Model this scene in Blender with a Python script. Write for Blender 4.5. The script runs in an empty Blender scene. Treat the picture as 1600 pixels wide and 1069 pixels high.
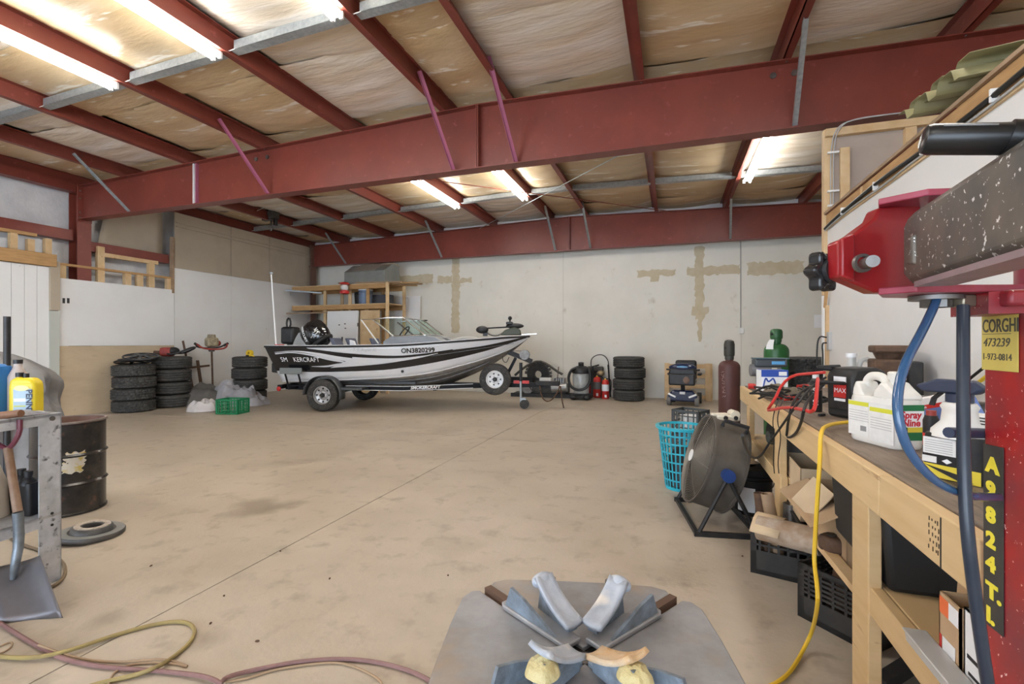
import bpy, bmesh, math, random
from mathutils import Vector, Matrix, noise

# ---------------------------------------------------------------- camera, world, exposure
F = 738.0            # focal length in pixels of the 1600 px wide frame
H = 1.45             # eye height
HY = 534.5           # horizon row
YAW = 0.3258
CS, SN = math.cos(YAW), math.sin(YAW)
scene = bpy.context.scene
col = scene.collection
cam_d = bpy.data.cameras.new('camera')
cam_d.sensor_width = 36.0
cam_d.lens = F / 1600 * 36.0
cam_d.clip_start = 0.02
cam = bpy.data.objects.new('camera', cam_d)
col.objects.link(cam)
cam.location = (0, 0, H)
cam.rotation_euler = (math.pi / 2, 0, YAW)
scene.camera = cam

world = bpy.data.worlds.new('overcast_sky')
scene.world = world
world.use_nodes = True
bg = world.node_tree.nodes['Background']
bg.inputs[0].default_value = (0.72, 0.84, 1.0, 1)
bg.inputs[1].default_value = 6.0

vs = scene.view_settings
vs.view_transform = 'Standard'
vs.look = 'None'
vs.gamma = 1.0
vs.use_curve_mapping = False
vs.exposure = 0.62
TUBE_STRENGTH = 46.0

# ---------------------------------------------------------------- layout helpers (pixel -> place in the room)
def W(lat, d, z=0.0):
    return Vector((lat * CS - d * SN, lat * SN + d * CS, z))

def G(px, py, z=0.0):
    "point of the horizontal plane z seen at a pixel"
    d = F * (H - z) / (py - HY)
    return W((px - 800) / F * d, d, z)

def D(px, py, d):
    "point at camera depth d seen at a pixel"
    return W((px - 800) / F * d, d, H + (HY - py) * d / F)

def onX(px, py, X):
    k = (px - 800) / F
    Y = (k * -SN * X - CS * X) / (SN - k * CS)
    d = -X * SN + Y * CS
    return Vector((X, Y, H + (HY - py) * d / F))

def onY(px, py, Y):
    k = (px - 800) / F
    X = (k * CS * Y - SN * Y) / (CS + k * SN)
    d = -X * SN + Y * CS
    return Vector((X, Y, H + (HY - py) * d / F))

# ---------------------------------------------------------------- materials
MATS = {}
def M(name, c1=(.5, .5, .5), c2=None, scale=3.0, detail=5, rough=.55, metal=0.0, bump=0.0, bscale=None, lo=.35, hi=.7,
      c3=None, s3=20.0, lo3=.62, hi3=.68, spec=.5, trans=0.0, emit=0.0, stretch=None, alpha=1.0, ior=1.45, coat=0.0, r2=None):
    if name in MATS:
        return MATS[name]
    m = bpy.data.materials.new(name)
    m.use_nodes = True
    nt = m.node_tree
    b = nt.nodes['Principled BSDF']
    b.inputs['Roughness'].default_value = rough
    b.inputs['Metallic'].default_value = metal
    b.inputs['Specular IOR Level'].default_value = spec
    b.inputs['IOR'].default_value = ior
    b.inputs['Transmission Weight'].default_value = trans
    b.inputs['Coat Weight'].default_value = coat
    b.inputs['Base Color'].default_value = (*c1, 1)
    if emit:
        b.inputs['Emission Color'].default_value = (*c1, 1)
        b.inputs['Emission Strength'].default_value = emit
    if c2 or c3 or bump:
        tc = nt.nodes.new('ShaderNodeTexCoord')
        src = tc.outputs['Object']
        if stretch:
            mp = nt.nodes.new('ShaderNodeMapping')
            mp.inputs['Scale'].default_value = stretch
            nt.links.new(src, mp.inputs[0])
            src = mp.outputs[0]
        def nz(s, d):
            n = nt.nodes.new('ShaderNodeTexNoise')
            n.inputs['Scale'].default_value = s
            n.inputs['Detail'].default_value = d
            n.inputs['Roughness'].default_value = .62
            nt.links.new(src, n.inputs['Vector'])
            return n
        def ramp(n, a, z):
            r = nt.nodes.new('ShaderNodeMapRange')
            r.inputs['From Min'].default_value = a
            r.inputs['From Max'].default_value = z
            nt.links.new(n.outputs['Fac'], r.inputs['Value'])
            return r
        out = None
        if c2:
            n = nz(scale, detail)
            r = ramp(n, lo, hi)
            mx = nt.nodes.new('ShaderNodeMix'); mx.data_type = 'RGBA'
            mx.inputs[6].default_value = (*c1, 1)
            mx.inputs[7].default_value = (*c2, 1)
            nt.links.new(r.outputs[0], mx.inputs[0])
            out = mx.outputs[2]
            if r2 is not None:
                rr = nt.nodes.new('ShaderNodeMapRange')
                rr.inputs['To Min'].default_value = rough
                rr.inputs['To Max'].default_value = r2
                nt.links.new(r.outputs[0], rr.inputs['Value'])
                nt.links.new(rr.outputs[0], b.inputs['Roughness'])
        if c3:
            n = nz(s3, 3)
            r = ramp(n, lo3, hi3)
            mx = nt.nodes.new('ShaderNodeMix'); mx.data_type = 'RGBA'
            if out: nt.links.new(out, mx.inputs[6])
            else: mx.inputs[6].default_value = (*c1, 1)
            mx.inputs[7].default_value = (*c3, 1)
            nt.links.new(r.outputs[0], mx.inputs[0])
            out = mx.outputs[2]
        if out:
            nt.links.new(out, b.inputs['Base Color'])
            if emit: nt.links.new(out, b.inputs['Emission Color'])
        if bump:
            n = nz(bscale or scale * 4, 4)
            bp = nt.nodes.new('ShaderNodeBump')
            bp.inputs['Strength'].default_value = min(1, bump)
            bp.inputs['Distance'].default_value = .02
            nt.links.new(n.outputs['Fac'], bp.inputs['Height'])
            nt.links.new(bp.outputs[0], b.inputs['Normal'])
    MATS[name] = m
    return m

# ---------------------------------------------------------------- mesh builder
def frame(p, q, up=(0, 0, 1)):
    p, q = Vector(p), Vector(q)
    z = (q - p).normalized()
    u = Vector(up)
    if abs(z.dot(u)) > .99: u = Vector((1, 0, 0))
    x = u.cross(z).normalized()
    y = z.cross(x)
    return Matrix((x, y, z)).transposed()

class B:
    def __init__(s): s.v, s.f = [], []
    def add(s, vs_, fs):
        o = len(s.v)
        s.v += [tuple(x) for x in vs_]
        s.f += [tuple(i + o for i in f) for f in fs]
        return s
    def box(s, c, size, R=None):
        c = Vector(c); hx, hy, hz = [a / 2 for a in size]
        P = [Vector((x, y, z)) for z in (-hz, hz) for x, y in ((-hx, -hy), (hx, -hy), (hx, hy), (-hx, hy))]
        if R is not None: P = [R @ p for p in P]
        return s.add([c + p for p in P], [(3, 2, 1, 0), (4, 5, 6, 7), (0, 1, 5, 4), (1, 2, 6, 5), (2, 3, 7, 6), (3, 0, 4, 7)])
    def span(s, a, b):
        a, b = Vector(a), Vector(b)
        return s.box((a + b) / 2, [abs(b[i] - a[i]) for i in range(3)])
    def bar(s, p, q, w, h, up=(0, 0, 1)):
        "box between p and q: w across, h along up"
        p, q = Vector(p), Vector(q)
        return s.box((p + q) / 2, (w, h, (q - p).length), frame(p, q, up))
    def cyl(s, p, q, r0, r1=None, n=14, caps=True):
        r1 = r0 if r1 is None else r1
        p, q = Vector(p), Vector(q); R = frame(p, q)
        vs_ = []
        for c, r in ((p, r0), (q, r1)):
            vs_ += [c + R @ Vector((r * math.cos(2 * math.pi * i / n), r * math.sin(2 * math.pi * i / n), 0)) for i in range(n)]
        fs = [(i, (i + 1) % n, n + (i + 1) % n, n + i) for i in range(n)]
        if caps: fs += [tuple(range(n))[::-1], tuple(range(n, 2 * n))]
        return s.add(vs_, fs)
    def tube(s, path, r, n=8, closed=False, smooth=0):
        P = [Vector(p) for p in path]
        for _ in range(smooth):
            Q = []
            m = len(P)
            for i in range(m if closed else m - 1):
                a, b = P[i], P[(i + 1) % m]
                Q += [a * .75 + b * .25, a * .25 + b * .75]
            P = Q if closed else [P[0]] + Q + [P[-1]]
        m = len(P); vs_ = []; last = None
        for i in range(m):
            a = P[(i - 1) % m] if (closed or i) else P[i]
            b = P[(i + 1) % m] if (closed or i < m - 1) else P[i]
            t = (b - a)
            t = t.normalized() if t.length > 1e-9 else Vector((0, 0, 1))
            if last is None:
                u = Vector((0, 0, 1)) if abs(t.z) < .9 else Vector((1, 0, 0))
                x = u.cross(t).normalized()
            else:
                x = (last - t * last.dot(t)).normalized()
            last = x; y = t.cross(x)
            rr = r if not isinstance(r, (list, tuple)) else (lambda f_: r[int(f_)] * (1 - f_ % 1) + r[min(int(f_) + 1, len(r) - 1)] * (f_ % 1))(i / (m - 1) * (len(r) - 1))
            vs_ += [P[i] + x * (rr * math.cos(2 * math.pi * k / n)) + y * (rr * math.sin(2 * math.pi * k / n)) for k in range(n)]
        fs = []
        for i in range(m if closed else m - 1):
            j = (i + 1) % m
            fs += [(i * n + k, i * n + (k + 1) % n, j * n + (k + 1) % n, j * n + k) for k in range(n)]
        if not closed: fs += [tuple(range(n))[::-1], tuple(range((m - 1) * n, m * n))]
        return s.add(vs_, fs)
    def lathe(s, prof, n=24, mat=None, cap0=True, cap1=True, closed=False):
        mat = mat or Matrix.Identity(4)
        vs_ = [mat @ Vector((r * math.cos(2 * math.pi * i / n), r * math.sin(2 * math.pi * i / n), z)) for r, z in prof for i in range(n)]
        m = len(prof)
        fs = [(j * n + i, j * n + (i + 1) % n, ((j + 1) % m) * n + (i + 1) % n, ((j + 1) % m) * n + i) for j in range(m if closed else m - 1) for i in range(n)]
        if not closed:
            if cap0: fs.append(tuple(range(n))[::-1])
            if cap1: fs.append(tuple(range((m - 1) * n, m * n)))
        return s.add(vs_, fs)
    def prism(s, poly, z0, z1, mat=None):
        mat = mat or Matrix.Identity(4)
        n = len(poly)
        vs_ = [mat @ Vector((x, y, z)) for z in (z0, z1) for x, y in poly]
        return s.add(vs_, [tuple(range(n))[::-1], tuple(range(n, 2 * n))] + [(i, (i + 1) % n, n + (i + 1) % n, n + i) for i in range(n)])
    def grid(s, fn, nu, nv, close_u=False):
        vs_ = [fn(i / (nu if close_u else nu), j / nv) for j in range(nv + 1) for i in range(nu + (0 if close_u else 1))]
        w = nu if close_u else nu + 1
        return s.add(vs_, [(j * w + i, j * w + (i + 1) % w, (j + 1) * w + (i + 1) % w, (j + 1) * w + i) for j in range(nv) for i in range(nu)])
    def ball(s, c, r, n=14, m=9, mat=None):
        c = Vector(c); r = (r, r, r) if not hasattr(r, '__len__') else r
        def fn(u, v):
            a, t = 2 * math.pi * u, math.pi * (v * .998 + .001)
            p = Vector((r[0] * math.sin(t) * math.cos(a), r[1] * math.sin(t) * math.sin(a), -r[2] * math.cos(t)))
            return c + (mat @ p if mat is not None else p)
        return s.grid(fn, n, m, True)
    def xf(s, mat):
        s.v = [tuple(mat @ Vector(p)) for p in s.v]
        return s

ANG = math.radians(38)
def mesh(name, b):
    me = bpy.data.meshes.new(name)
    me.from_pydata(b.v, [], b.f)
    bm = bmesh.new(); bm.from_mesh(me)
    bmesh.ops.recalc_face_normals(bm, faces=bm.faces)
    bm.to_mesh(me); bm.free()
    me.polygons.foreach_set('use_smooth', [True] * len(me.polygons))
    me.set_sharp_from_angle(angle=ANG)
    return me

def O(name, b, m, parent=None, bevel=0.0, label=None, loc=None, solid=0.0, seg=2):
    me = b if isinstance(b, bpy.types.Mesh) else mesh(name, b)
    if m is not None and not me.materials: me.materials.append(m)
    o = bpy.data.objects.new(name, me)
    col.objects.link(o)
    if parent: o.parent = parent
    if loc is not None: o.location = loc
    if solid:
        md = o.modifiers.new('thickness', 'SOLIDIFY'); md.thickness = solid; md.offset = 0
    if bevel:
        md = o.modifiers.new('bevel', 'BEVEL'); md.width = bevel; md.segments = seg; md.limit_method = 'ANGLE'; md.angle_limit = math.radians(40)
    if label: o['label'] = label
    return o

def tag(o, label, cat, group=None):
    o['label'] = label; o['category'] = cat
    if group: o['group'] = group
    return o

def T(name, label, cat, loc=(0, 0, 0), rz=0.0, group=None, tilt=None):
    o = bpy.data.objects.new(name, None)
    o.empty_display_size = .1
    col.objects.link(o)
    o.location = loc
    o.rotation_euler = (tilt[0], tilt[1], rz) if tilt else (0, 0, rz)
    return tag(o, label, cat, group)

def S(name, b, m, label, parent=None, bevel=0.0):
    o = O(name, b, m, parent, bevel)
    o['kind'] = 'structure'; o['label'] = label
    return o

def dup(root, loc=None, rot=None, label=None):
    r = root.copy(); col.objects.link(r)
    if loc is not None: r.location = loc
    if rot is not None: r.rotation_euler = rot
    if label: r['label'] = label
    for ch in root.children:
        c = ch.copy(); col.objects.link(c); c.parent = r
        for g in ch.children:
            d = g.copy(); col.objects.link(d); d.parent = c
    return r

def lettering(name, s_, size, m, parent, mat=None, fn=None, extrude=.0006, shear=0.0, spacing=1.0, bold=0.0, align='LEFT'):
    "flat lettering; mat places it, fn bends each vertex onto a surface"
    cu = bpy.data.curves.new(name, 'FONT')
    cu.body = s_; cu.size = size; cu.extrude = extrude; cu.shear = shear; cu.space_character = spacing
    cu.offset = bold; cu.align_x = align; cu.resolution_u = 3
    tmp = bpy.data.objects.new(name, cu)
    col.objects.link(tmp)
    dg = bpy.context.evaluated_depsgraph_get()
    me = bpy.data.meshes.new_from_object(tmp.evaluated_get(dg))
    bpy.data.objects.remove(tmp); bpy.data.curves.remove(cu)
    for v in me.vertices:
        if fn: v.co = fn(v.co)
        elif mat: v.co = mat @ v.co
    me.materials.clear()
    return O(name, me, m, parent)

def basis(o, x, y):
    "matrix with origin o and in-plane axes x, y"
    x = Vector(x).normalized(); y = Vector(y); y = (y - x * y.dot(x)).normalized(); z = x.cross(y)
    m = Matrix((x, y, z)).transposed().to_4x4(); m.translation = Vector(o)
    return m

def interp(xs, ys, x):
    if x <= xs[0]: return ys[0]
    for i in range(len(xs) - 1):
        if x <= xs[i + 1]:
            t = (x - xs[i]) / (xs[i + 1] - xs[i])
            d = lambda j: (ys[min(j + 1, len(ys) - 1)] - ys[max(j - 1, 0)]) / (xs[min(j + 1, len(xs) - 1)] - xs[max(j - 1, 0)])
            w = xs[i + 1] - xs[i]
            m0, m1 = d(i) * w, d(i + 1) * w
            t2, t3 = t * t, t * t * t
            return (2*t3-3*t2+1)*ys[i] + (t3-2*t2+t)*m0 + (-2*t3+3*t2)*ys[i+1] + (t3-t2)*m1
    return ys[-1]

random.seed(4)
R_ = random.uniform

# palette
m_steel = M('red_oxide_steel', (.21, .047, .031), (.16, .035, .025), scale=1.6, rough=.42, bump=.03, bscale=14, c3=(.26, .07, .06), s3=9, lo3=.62, hi3=.75)
m_galv = M('galvanised_steel', (.42, .45, .46), (.30, .33, .35), scale=22, detail=2, rough=.38, metal=.55)
m_wood = M('pine_lumber', (.50, .30, .13), (.38, .215, .085), scale=5, rough=.65, stretch=(1, 1, 6), bump=.05, bscale=30)
m_woodp = M('pale_pine', (.68, .50, .29), (.55, .36, .18), scale=4, rough=.65, bump=.05, bscale=25, c3=(.33, .2, .1), s3=7, lo3=.70, hi3=.74)
m_oldwood = M('old_grey_timber', (.36, .25, .16), (.26, .17, .10), scale=6, rough=.8, bump=.1)
m_black = M('black_plastic', (.012, .012, .013), (.028, .028, .03), scale=8, rough=.42)
m_blackm = M('black_painted_metal', (.014, .014, .016), (.035, .032, .028), scale=12, rough=.5, spec=.35)
m_rubber = M('tyre_rubber', (.026, .026, .026), (.058, .054, .048), scale=5, rough=.72, bump=.05, bscale=60, c3=(.12, .115, .105), s3=34, lo3=.52, hi3=.72)
m_white = M('white_gloss', (.78, .78, .76), rough=.35)
m_wpaint = M('white_vinyl', (.85, .86, .87), rough=.4)
m_chrome = M('bright_metal', (.62, .62, .62), rough=.22, metal=1.0)
m_iron = M('bare_iron', (.23, .22, .21), (.12, .105, .09), scale=14, rough=.45, metal=.8)
m_rust = M('rusty_iron', (.085, .05, .034), (.15, .085, .05), scale=16, rough=.7, metal=.3, bump=.1)
m_card = M('cardboard', (.50, .35, .21), (.43, .29, .165), scale=3, rough=.8)
m_cable = M('black_cable', (.012, .012, .012), rough=.5)
m_red = M('red_plastic', (.55, .03, .025), rough=.38)
m_redp = M('red_enamel', (.20, .024, .034), (.36, .012, .012), scale=7, rough=.33, c3=(.78, .55, .52), s3=95, lo3=.66, hi3=.68)
# ================================================================= the setting
XL, YB, XR, YF, XE = -11.12, 12.78, 1.66, -6.3, 6.0
Y1, Y2, Y0 = 6.2, 12.46, -.06
RIDGE = -2.58
def ztop(x): return 4.784 - .027 * abs(x - RIDGE)     # top of the rafters

# ---- floor: four slabs with saw-cut joints
def floor_mat():
    m = M('concrete', (.47, .405, .325), (.385, .325, .25), scale=1.5, detail=12, rough=.5, bump=.14, bscale=30, lo=.38, hi=.68, c3=(.29, .24, .18), s3=5.2, lo3=.54, hi3=.80, r2=.36)
    nt = m.node_tree
    b = nt.nodes['Principled BSDF']
    src = b.inputs['Base Color'].links[0].from_socket
    geo = nt.nodes.new('ShaderNodeNewGeometry')
    nz = nt.nodes.new('ShaderNodeTexNoise'); nz.inputs['Scale'].default_value = 2.2; nz.inputs['Detail'].default_value = 6
    nt.links.new(geo.outputs['Position'], nz.inputs['Vector'])
    spots = [(G(395, 793), .5, .7), (G(455, 787), .3, .6), (G(265, 818), .25, .45), (G(170, 965), .16, .5), (G(330, 1000), .2, .35), (G(560, 660), .5, .35), (G(800, 740), .45, .25), (G(1060, 900), .3, .25), (G(700, 850), .5, .2)]
    for p, r, k in spots:
        d = nt.nodes.new('ShaderNodeVectorMath'); d.operation = 'DISTANCE'
        d.inputs[1].default_value = p
        nt.links.new(geo.outputs['Position'], d.inputs[0])
        a = nt.nodes.new('ShaderNodeMath'); a.operation = 'MULTIPLY_ADD'
        a.inputs[1].default_value = 1.8 * r; nt.links.new(nz.outputs['Fac'], a.inputs[0]); nt.links.new(d.outputs['Value'], a.inputs[2])
        mr = nt.nodes.new('ShaderNodeMapRange')
        mr.inputs['From Min'].default_value = 1.05 * r; mr.inputs['From Max'].default_value = 1.5 * r
        mr.inputs['To Min'].default_value = k; mr.inputs['To Max'].default_value = 0
        nt.links.new(a.outputs[0], mr.inputs['Value'])
        mx = nt.nodes.new('ShaderNodeMix'); mx.data_type = 'RGBA'
        mx.inputs[7].default_value = (.22, .175, .125, 1)
        nt.links.new(mr.outputs[0], mx.inputs[0]); nt.links.new(src, mx.inputs[6])
        src = mx.outputs[2]
    nt.links.new(src, b.inputs['Base Color'])
    return m
m_conc = floor_mat()
m_dirt = M('joint_dirt', (.07, .055, .04), rough=.9)
fl = S('floor', B().span((XL - .5, YF - .3, -.2), (XE + .3, YB + .3, -.06)), m_dirt, 'tan concrete shop floor with saw-cut joints')
JX, JY = -2.58, 6.62
for x0, x1 in ((XL - .5, JX - .004), (JX + .004, XE + .3)):
    for y0, y1 in ((YF - .3, JY - .004), (JY + .004, YB + .3)):
        O('slab', B().span((x0, y0, -.06), (x1, y1, 0)), m_conc, fl)

# ---- walls
m_plastic = M('white_vapour_barrier', (.76, .76, .77), (.60, .61, .63), scale=2.5, rough=.22, bump=1.0, bscale=2.6, stretch=(1, 1.4, 1.1))
m_wallw = M('white_wallboard', (.77, .765, .75), (.70, .69, .67), scale=.7, detail=8, rough=.6, bump=.03, bscale=30, c3=(.46, .42, .36), s3=6.5, lo3=.72, hi3=.78)
m_wallp = M('white_melamine', (.80, .80, .795), (.74, .74, .735), scale=.8, rough=.45, c3=(.50, .48, .44), s3=8, lo3=.73, hi3=.77)
m_tan = M('tan_hardboard', (.46, .39, .30), (.40, .335, .255), scale=1.3, rough=.6)
m_ply = M('sheathing_plywood', (.56, .45, .31), (.48, .375, .25), scale=1.6, rough=.6, stretch=(1, 1, 3), c3=(.40, .32, .22), s3=3, lo3=.66, hi3=.8)
m_block = M('painted_back_wall', (.78, .755, .685), (.69, .665, .59), scale=.8, detail=9, rough=.6, bump=.04, bscale=14, c3=(.56, .51, .42), s3=3.0, lo3=.66, hi3=.82)

wl = S('wall_left', B().span((XL - .45, YF, 0), (XL - .35, YB + .2, 5.2)), m_plastic, 'left wall, white plastic over insulation behind boards')
def lpanel(name, y0, y1, z0, z1, m, th=.02, x=XL, bev=0.0):
    return O(name, B().span((x, y0, z0), (x - th, y1, z1)), m, wl, bev)
ya, yb_, yc, yd, ye, yf = [onX(p, 500, XL).y for p in (91.5, 272, 361, 421, 478, 498)]
zw = 3.2
for a, b_ in ((yb_ + .01, yc), (yc, yd), (yd, ye), (ye, YB - .03)):
    lpanel('upper_panel', a + .006, b_ - .006, zw + .006, 4.52, m_tan)
    lpanel('lower_panel', a + .002, b_ - .002, 0, zw, m_wallw, .025)
for z in (4.18, 4.27): lpanel('conduit', yb_ + .05, YB - .1, z, z + .025, m_tan, .03, XL + .03)
zpt = 2.68
lpanel('white_panel', ya, yb_, 1.375, zpt, m_wallp, .02)
lpanel('plywood_panel', ya, yb_, 0, 1.37, m_ply, .02)
# ribbed white sheeting, jamb and header at the left edge
yj = onX(76, 500, XL).y
y = yj
while y > YF:
    lpanel('white_board', y - .178, y - .004, 0, 2.86, m_wallp, .03, XL + .02)
    y -= .18
lpanel('jamb', yj, ya - .005, 2.05, 2.98, m_tan, .10, XL + .06)
lpanel('jamb', yj, ya - .005, 0, 2.04, M('grey_green_trim', (.50, .52, .48), rough=.6), .08, XL + .04)
yh = onX(84, 400, XL).y
lpanel('header_beam', YF, yh, 2.87, 3.10, m_wood, .14, XL + .10, .006)
for p in (18, 45, 72):
    yy = onX(p, 380, XL - .1).y
    lpanel('stud', yy - .05, yy + .05, 3.105, 3.40 if p != 45 else 3.34, m_woodp, .09, XL - .02)
lpanel('ledger', YF, onX(58, 375, XL).y, 3.40, 3.455, m_wood, .10, XL + .0)
lpanel('girt', YF, Y1 - .12, 3.46, 3.66, m_steel, .18, XL - .1)
lpanel('girt', Y1 + .12, yb_ - .05, 3.30, 3.50, m_steel, .18, XL - .1)
lpanel('girt', YF, YB, 1.9, 2.1, m_steel, .18, XL - .1)
# framing above the white panel
lpanel('ledger', ya - .03, yb_ - .02, 2.93, 2.975, m_wood, .09, XL - .01)
for p, z0, z1 in ((157, 2.6, 3.42), (236, 2.6, 3.24), (199, 2.6, 2.93), (218, 2.6, 2.93), (264, 2.6, 2.93), (96, 2.6, 2.95)):
    yy = onX(p, 400, XL - .06).y
    lpanel('stud', yy - .06, yy + .06, z0, z1, m_woodp, .09, XL - .03)
y5, y6 = onX(155, 400, XL - .05).y, onX(246, 400, XL - .05).y
lpanel('window_head', y5, y6, 3.22, 3.30, m_woodp, .1, XL - .02)
lpanel('edge_stud', yb_ - .05, yb_ - .005, 2.6, 3.92, m_oldwood, .1, XL + .02)
# the loose brown facing sheet hung between column and tan panels
bs = B().grid(lambda u, v: Vector((XL - .22 - .05 * math.sin(u * 3.1) * (1 - v), (Y1 + .35) + u * (yb_ - .12 - Y1 - .35) + .22 * v * (1 - u), 3.42 + v * 1.2)), 8, 8)
O('facing_sheet', bs, m_tan, wl, solid=.006)
for p in (99.5, 106.5):
    a = onX(p, 470, XL)
    lpanel('switch_slot', a.y - .02, a.y + .02, a.z - .05, a.z + .05, m_black, .01, XL + .006)

wb = S('wall_back', B().span((XL - .35, YB, 0), (XE + .2, YB + .15, 5.2)), m_block, 'cream painted back wall with tan filler strips')
m_fill = M('tan_filler', (.53, .45, .30), (.60, .53, .39), scale=5, rough=.7)
def ragged(name, px0, py0, px1, py1, m=m_fill, rag=.03, seed=0):
    a, b_ = onY(px0, py0, YB), onY(px1, py1, YB)
    rnd = random.Random(seed); pts = []
    rag = min(rag, .22 * abs(b_.x - a.x), .22 * abs(b_.z - a.z))
    n = 14
    def edge(p, q):
        n = max(2, int(math.hypot(q[0] - p[0], q[1] - p[1]) / .07))
        for i in range(n):
            t = i / n
            pts.append((p[0] + (q[0] - p[0]) * t + rnd.uniform(-rag, rag), p[1] + (q[1] - p[1]) * t + rnd.uniform(-rag, rag)))
    x0, x1, z0, z1 = min(a.x, b_.x), max(a.x, b_.x), min(a.z, b_.z), max(a.z, b_.z)
    edge((x0, z0), (x1, z0)); edge((x1, z0), (x1, z1)); edge((x1, z1), (x0, z1)); edge((x0, z1), (x0, z0))
    mt = basis((0, YB - .001 - .0006 * (seed % 7), 0), (1, 0, 0), (0, 0, 1))
    return O(name, B().prism(pts, 0, .003, mt), m, wb)
for i, a in enumerate([(706, 402, 718, 520), (612, 432, 676, 443), (684, 432, 706, 442), (718, 435, 738, 441), (1086, 386, 1100, 500), (1090, 495, 1097, 534), (996, 423, 1056, 430), (1074, 418, 1156, 428), (1168, 411, 1256, 427), (1080, 480, 1106, 492), (1016, 428, 1030, 440)]):
    ragged('filler_strip', *a, seed=i + 1)
for p in ((622, 'j'), (880, 'j'), (1158, 'j')):
    a = onY(p[0], 500, YB)
    O('board_joint', B().span((a.x - .004, YB - .002, 0), (a.x + .004, YB + .001, 3.95)), M('joint_line', (.45, .42, .36), rough=.8), wb)
a = onY(1157, 390, YB); b_ = onY(1157, 516, YB)
O('conduit', B().cyl((a.x, YB - .012, b_.z), (a.x, YB - .012, 4.2), .009, n=6), M('grey_conduit', (.33, .33, .31), rough=.5), wb)
O('outlet_box', B().span((b_.x - .03, YB - .05, b_.z - .09), (b_.x + .07, YB, b_.z + .06)), m_white, wb, .008)
O('paper_notice', B().span((onY(1272, 500, YB).x, YB - .004, onY(1272, 512, YB).z), (onY(1290, 500, YB).x, YB - .001, onY(1272, 492, YB).z)), m_wpaint, wb)

ww = .12
wr = S('wall_right', B().span((XR, YF, 0), (XR + ww, Y1, 2.76)), m_wallw, 'white partition wall behind the workbench with wooden top rail')
O('top_rail', B().span((XR - .012, YF, 2.76), (XR + ww, Y1, 2.88)), m_wood, wr, .004)
O('cap_board', B().span((XR - .035, YF, 2.88), (XR + ww + .02, Y1 - .02, 2.905)), m_oldwood, wr)
O('red_strip', B().span((XR - .02, 3.6, 2.875), (XR - .012, Y1, 2.885)), m_steel, wr)
for i, yy in enumerate((5.1, 4.0, 2.75, 1.9)):
    O('cleat', B().span((XR - .02, yy, 2.77), (XR - .012, yy + .035, 2.87)), m_woodp, wr)
O('lower_rail', B().span((XR - .02, YF, 2.715), (XR, Y1, 2.745)), m_woodp, wr)
def cable(name, pts, r, m, parent, sm=1, n=6): return O(name, B().tube(pts, r, n, smooth=sm), m, parent)
cable('power_cable', [(XR - .03, Y1 - .06, 2.72)] + [(XR - .035, y_, 2.765 + .018 * math.sin(y_ * 3)) for y_ in (5.8, 5.2, 4.6, 4, 3.4, 2.8, 2.2, 1.6, 1)], .016, m_cable, wr)
m_gcab = M('grey_cable', (.42, .42, .42), rough=.5)
cable('thin_cable', [(XR - .03, Y1 - .05, 2.70)] + [(XR - .03, y_, 2.73 + .01 * math.sin(y_ * 5)) for y_ in (5.8, 5.2, 4.6, 4, 3.4, 2.8, 2.2, 1.6, 1)], .007, m_gcab, wr)
for yy in (5.55, 4.75, 3.95, 3.2, 2.6): O('cable_clip', B().span((XR - .05, yy, 2.73), (XR - .012, yy + .015, 2.80)), m_white, wr)
# end stud with conduits, framed panel above
O('end_stud', B().span((XR - .035, Y1 - .04, 1.98), (XR + .06, Y1 + .05, 3.84)), m_woodp, wr, .004)
O('end_stud', B().span((XR - .035, Y1 - .04, 0), (XR + .06, Y1 + .05, 1.975)), m_wpaint, wr, .004)
O('end_stud', B().span((XR - .03, Y1 - .10, .88), (XR + .03, Y1 - .045, 1.86)), m_woodp, wr, .004)
O('panel_stud', B().span((XR + .11, Y1 - .09, 3.02), (XR + .20, Y1 - .045, 3.60)), m_woodp, wr, .004)
O('panel_stud', B().span((XR + .11, Y1 - .09, 2.9), (XR + .19, Y1 - .045, 2.99)), m_wood, wr, .004)
x2 = onY(1418, 200, Y1).x
O('panel_stud', B().span((x2 - .05, Y1 - .09, 2.9), (x2 + .05, Y1 - .02, 3.74)), m_woodp, wr, .004)
O('upper_board', B().span((XR + .06, Y1 - .02, 2.9), (XE, Y1 + .02, 3.76)), M('grey_board', (.40, .33, .28), (.45, .38, .32), scale=2, rough=.7), wr)
O('top_plate', B().span((XR - .03, Y1 - .09, 3.745), (XE, Y1 + .03, 3.83)), m_woodp, wr, .004)
for i, dx in enumerate((0.02, .045)):
    xx = XR - .03 + dx + .03
    cable('vertical_cable', [(xx, Y1 - .075, .9), (xx, Y1 - .075, 3.2), (xx, Y1 - .08, 3.6), (xx + .03, Y1 - .12, 3.80), (xx + .15, Y1 - .14, 3.87 + .01 * i), (xx + .5, Y1 - .13, 3.885), (xx + 1.2, Y1 - .13, 3.87)], .007, m_gcab, wr, 2)
for z in (3.55, 3.12, 2.96): O('cable_clip', B().span((XR - .01, Y1 - .09, z), (XR + .10, Y1 - .06, z + .02)), m_white, wr)
gb = onX(1300, 540, XR)
O('junction_box', B().span((XR - .03, Y1 - .19, 1.36), (XR + .03, Y1 - .105, 1.56)), M('grey_box', (.45, .45, .44), rough=.5), wr, .006)
cable('box_lead', [(XR - .04, Y1 - .15, 1.50), (XR - .12, Y1 - .17, 1.52), (XR - .14, Y1 - .17, 1.35), (XR - .13, Y1 - .17, .93)], .008, m_cable, wr, 2)
cable('box_lead', [(XR - .04, Y1 - .15, 1.44), (XR - .09, Y1 - .17, 1.44), (XR - .08, Y1 - .18, 1.3), (XR - .09, Y1 - .17, .93)], .008, m_cable, wr, 2)
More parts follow.
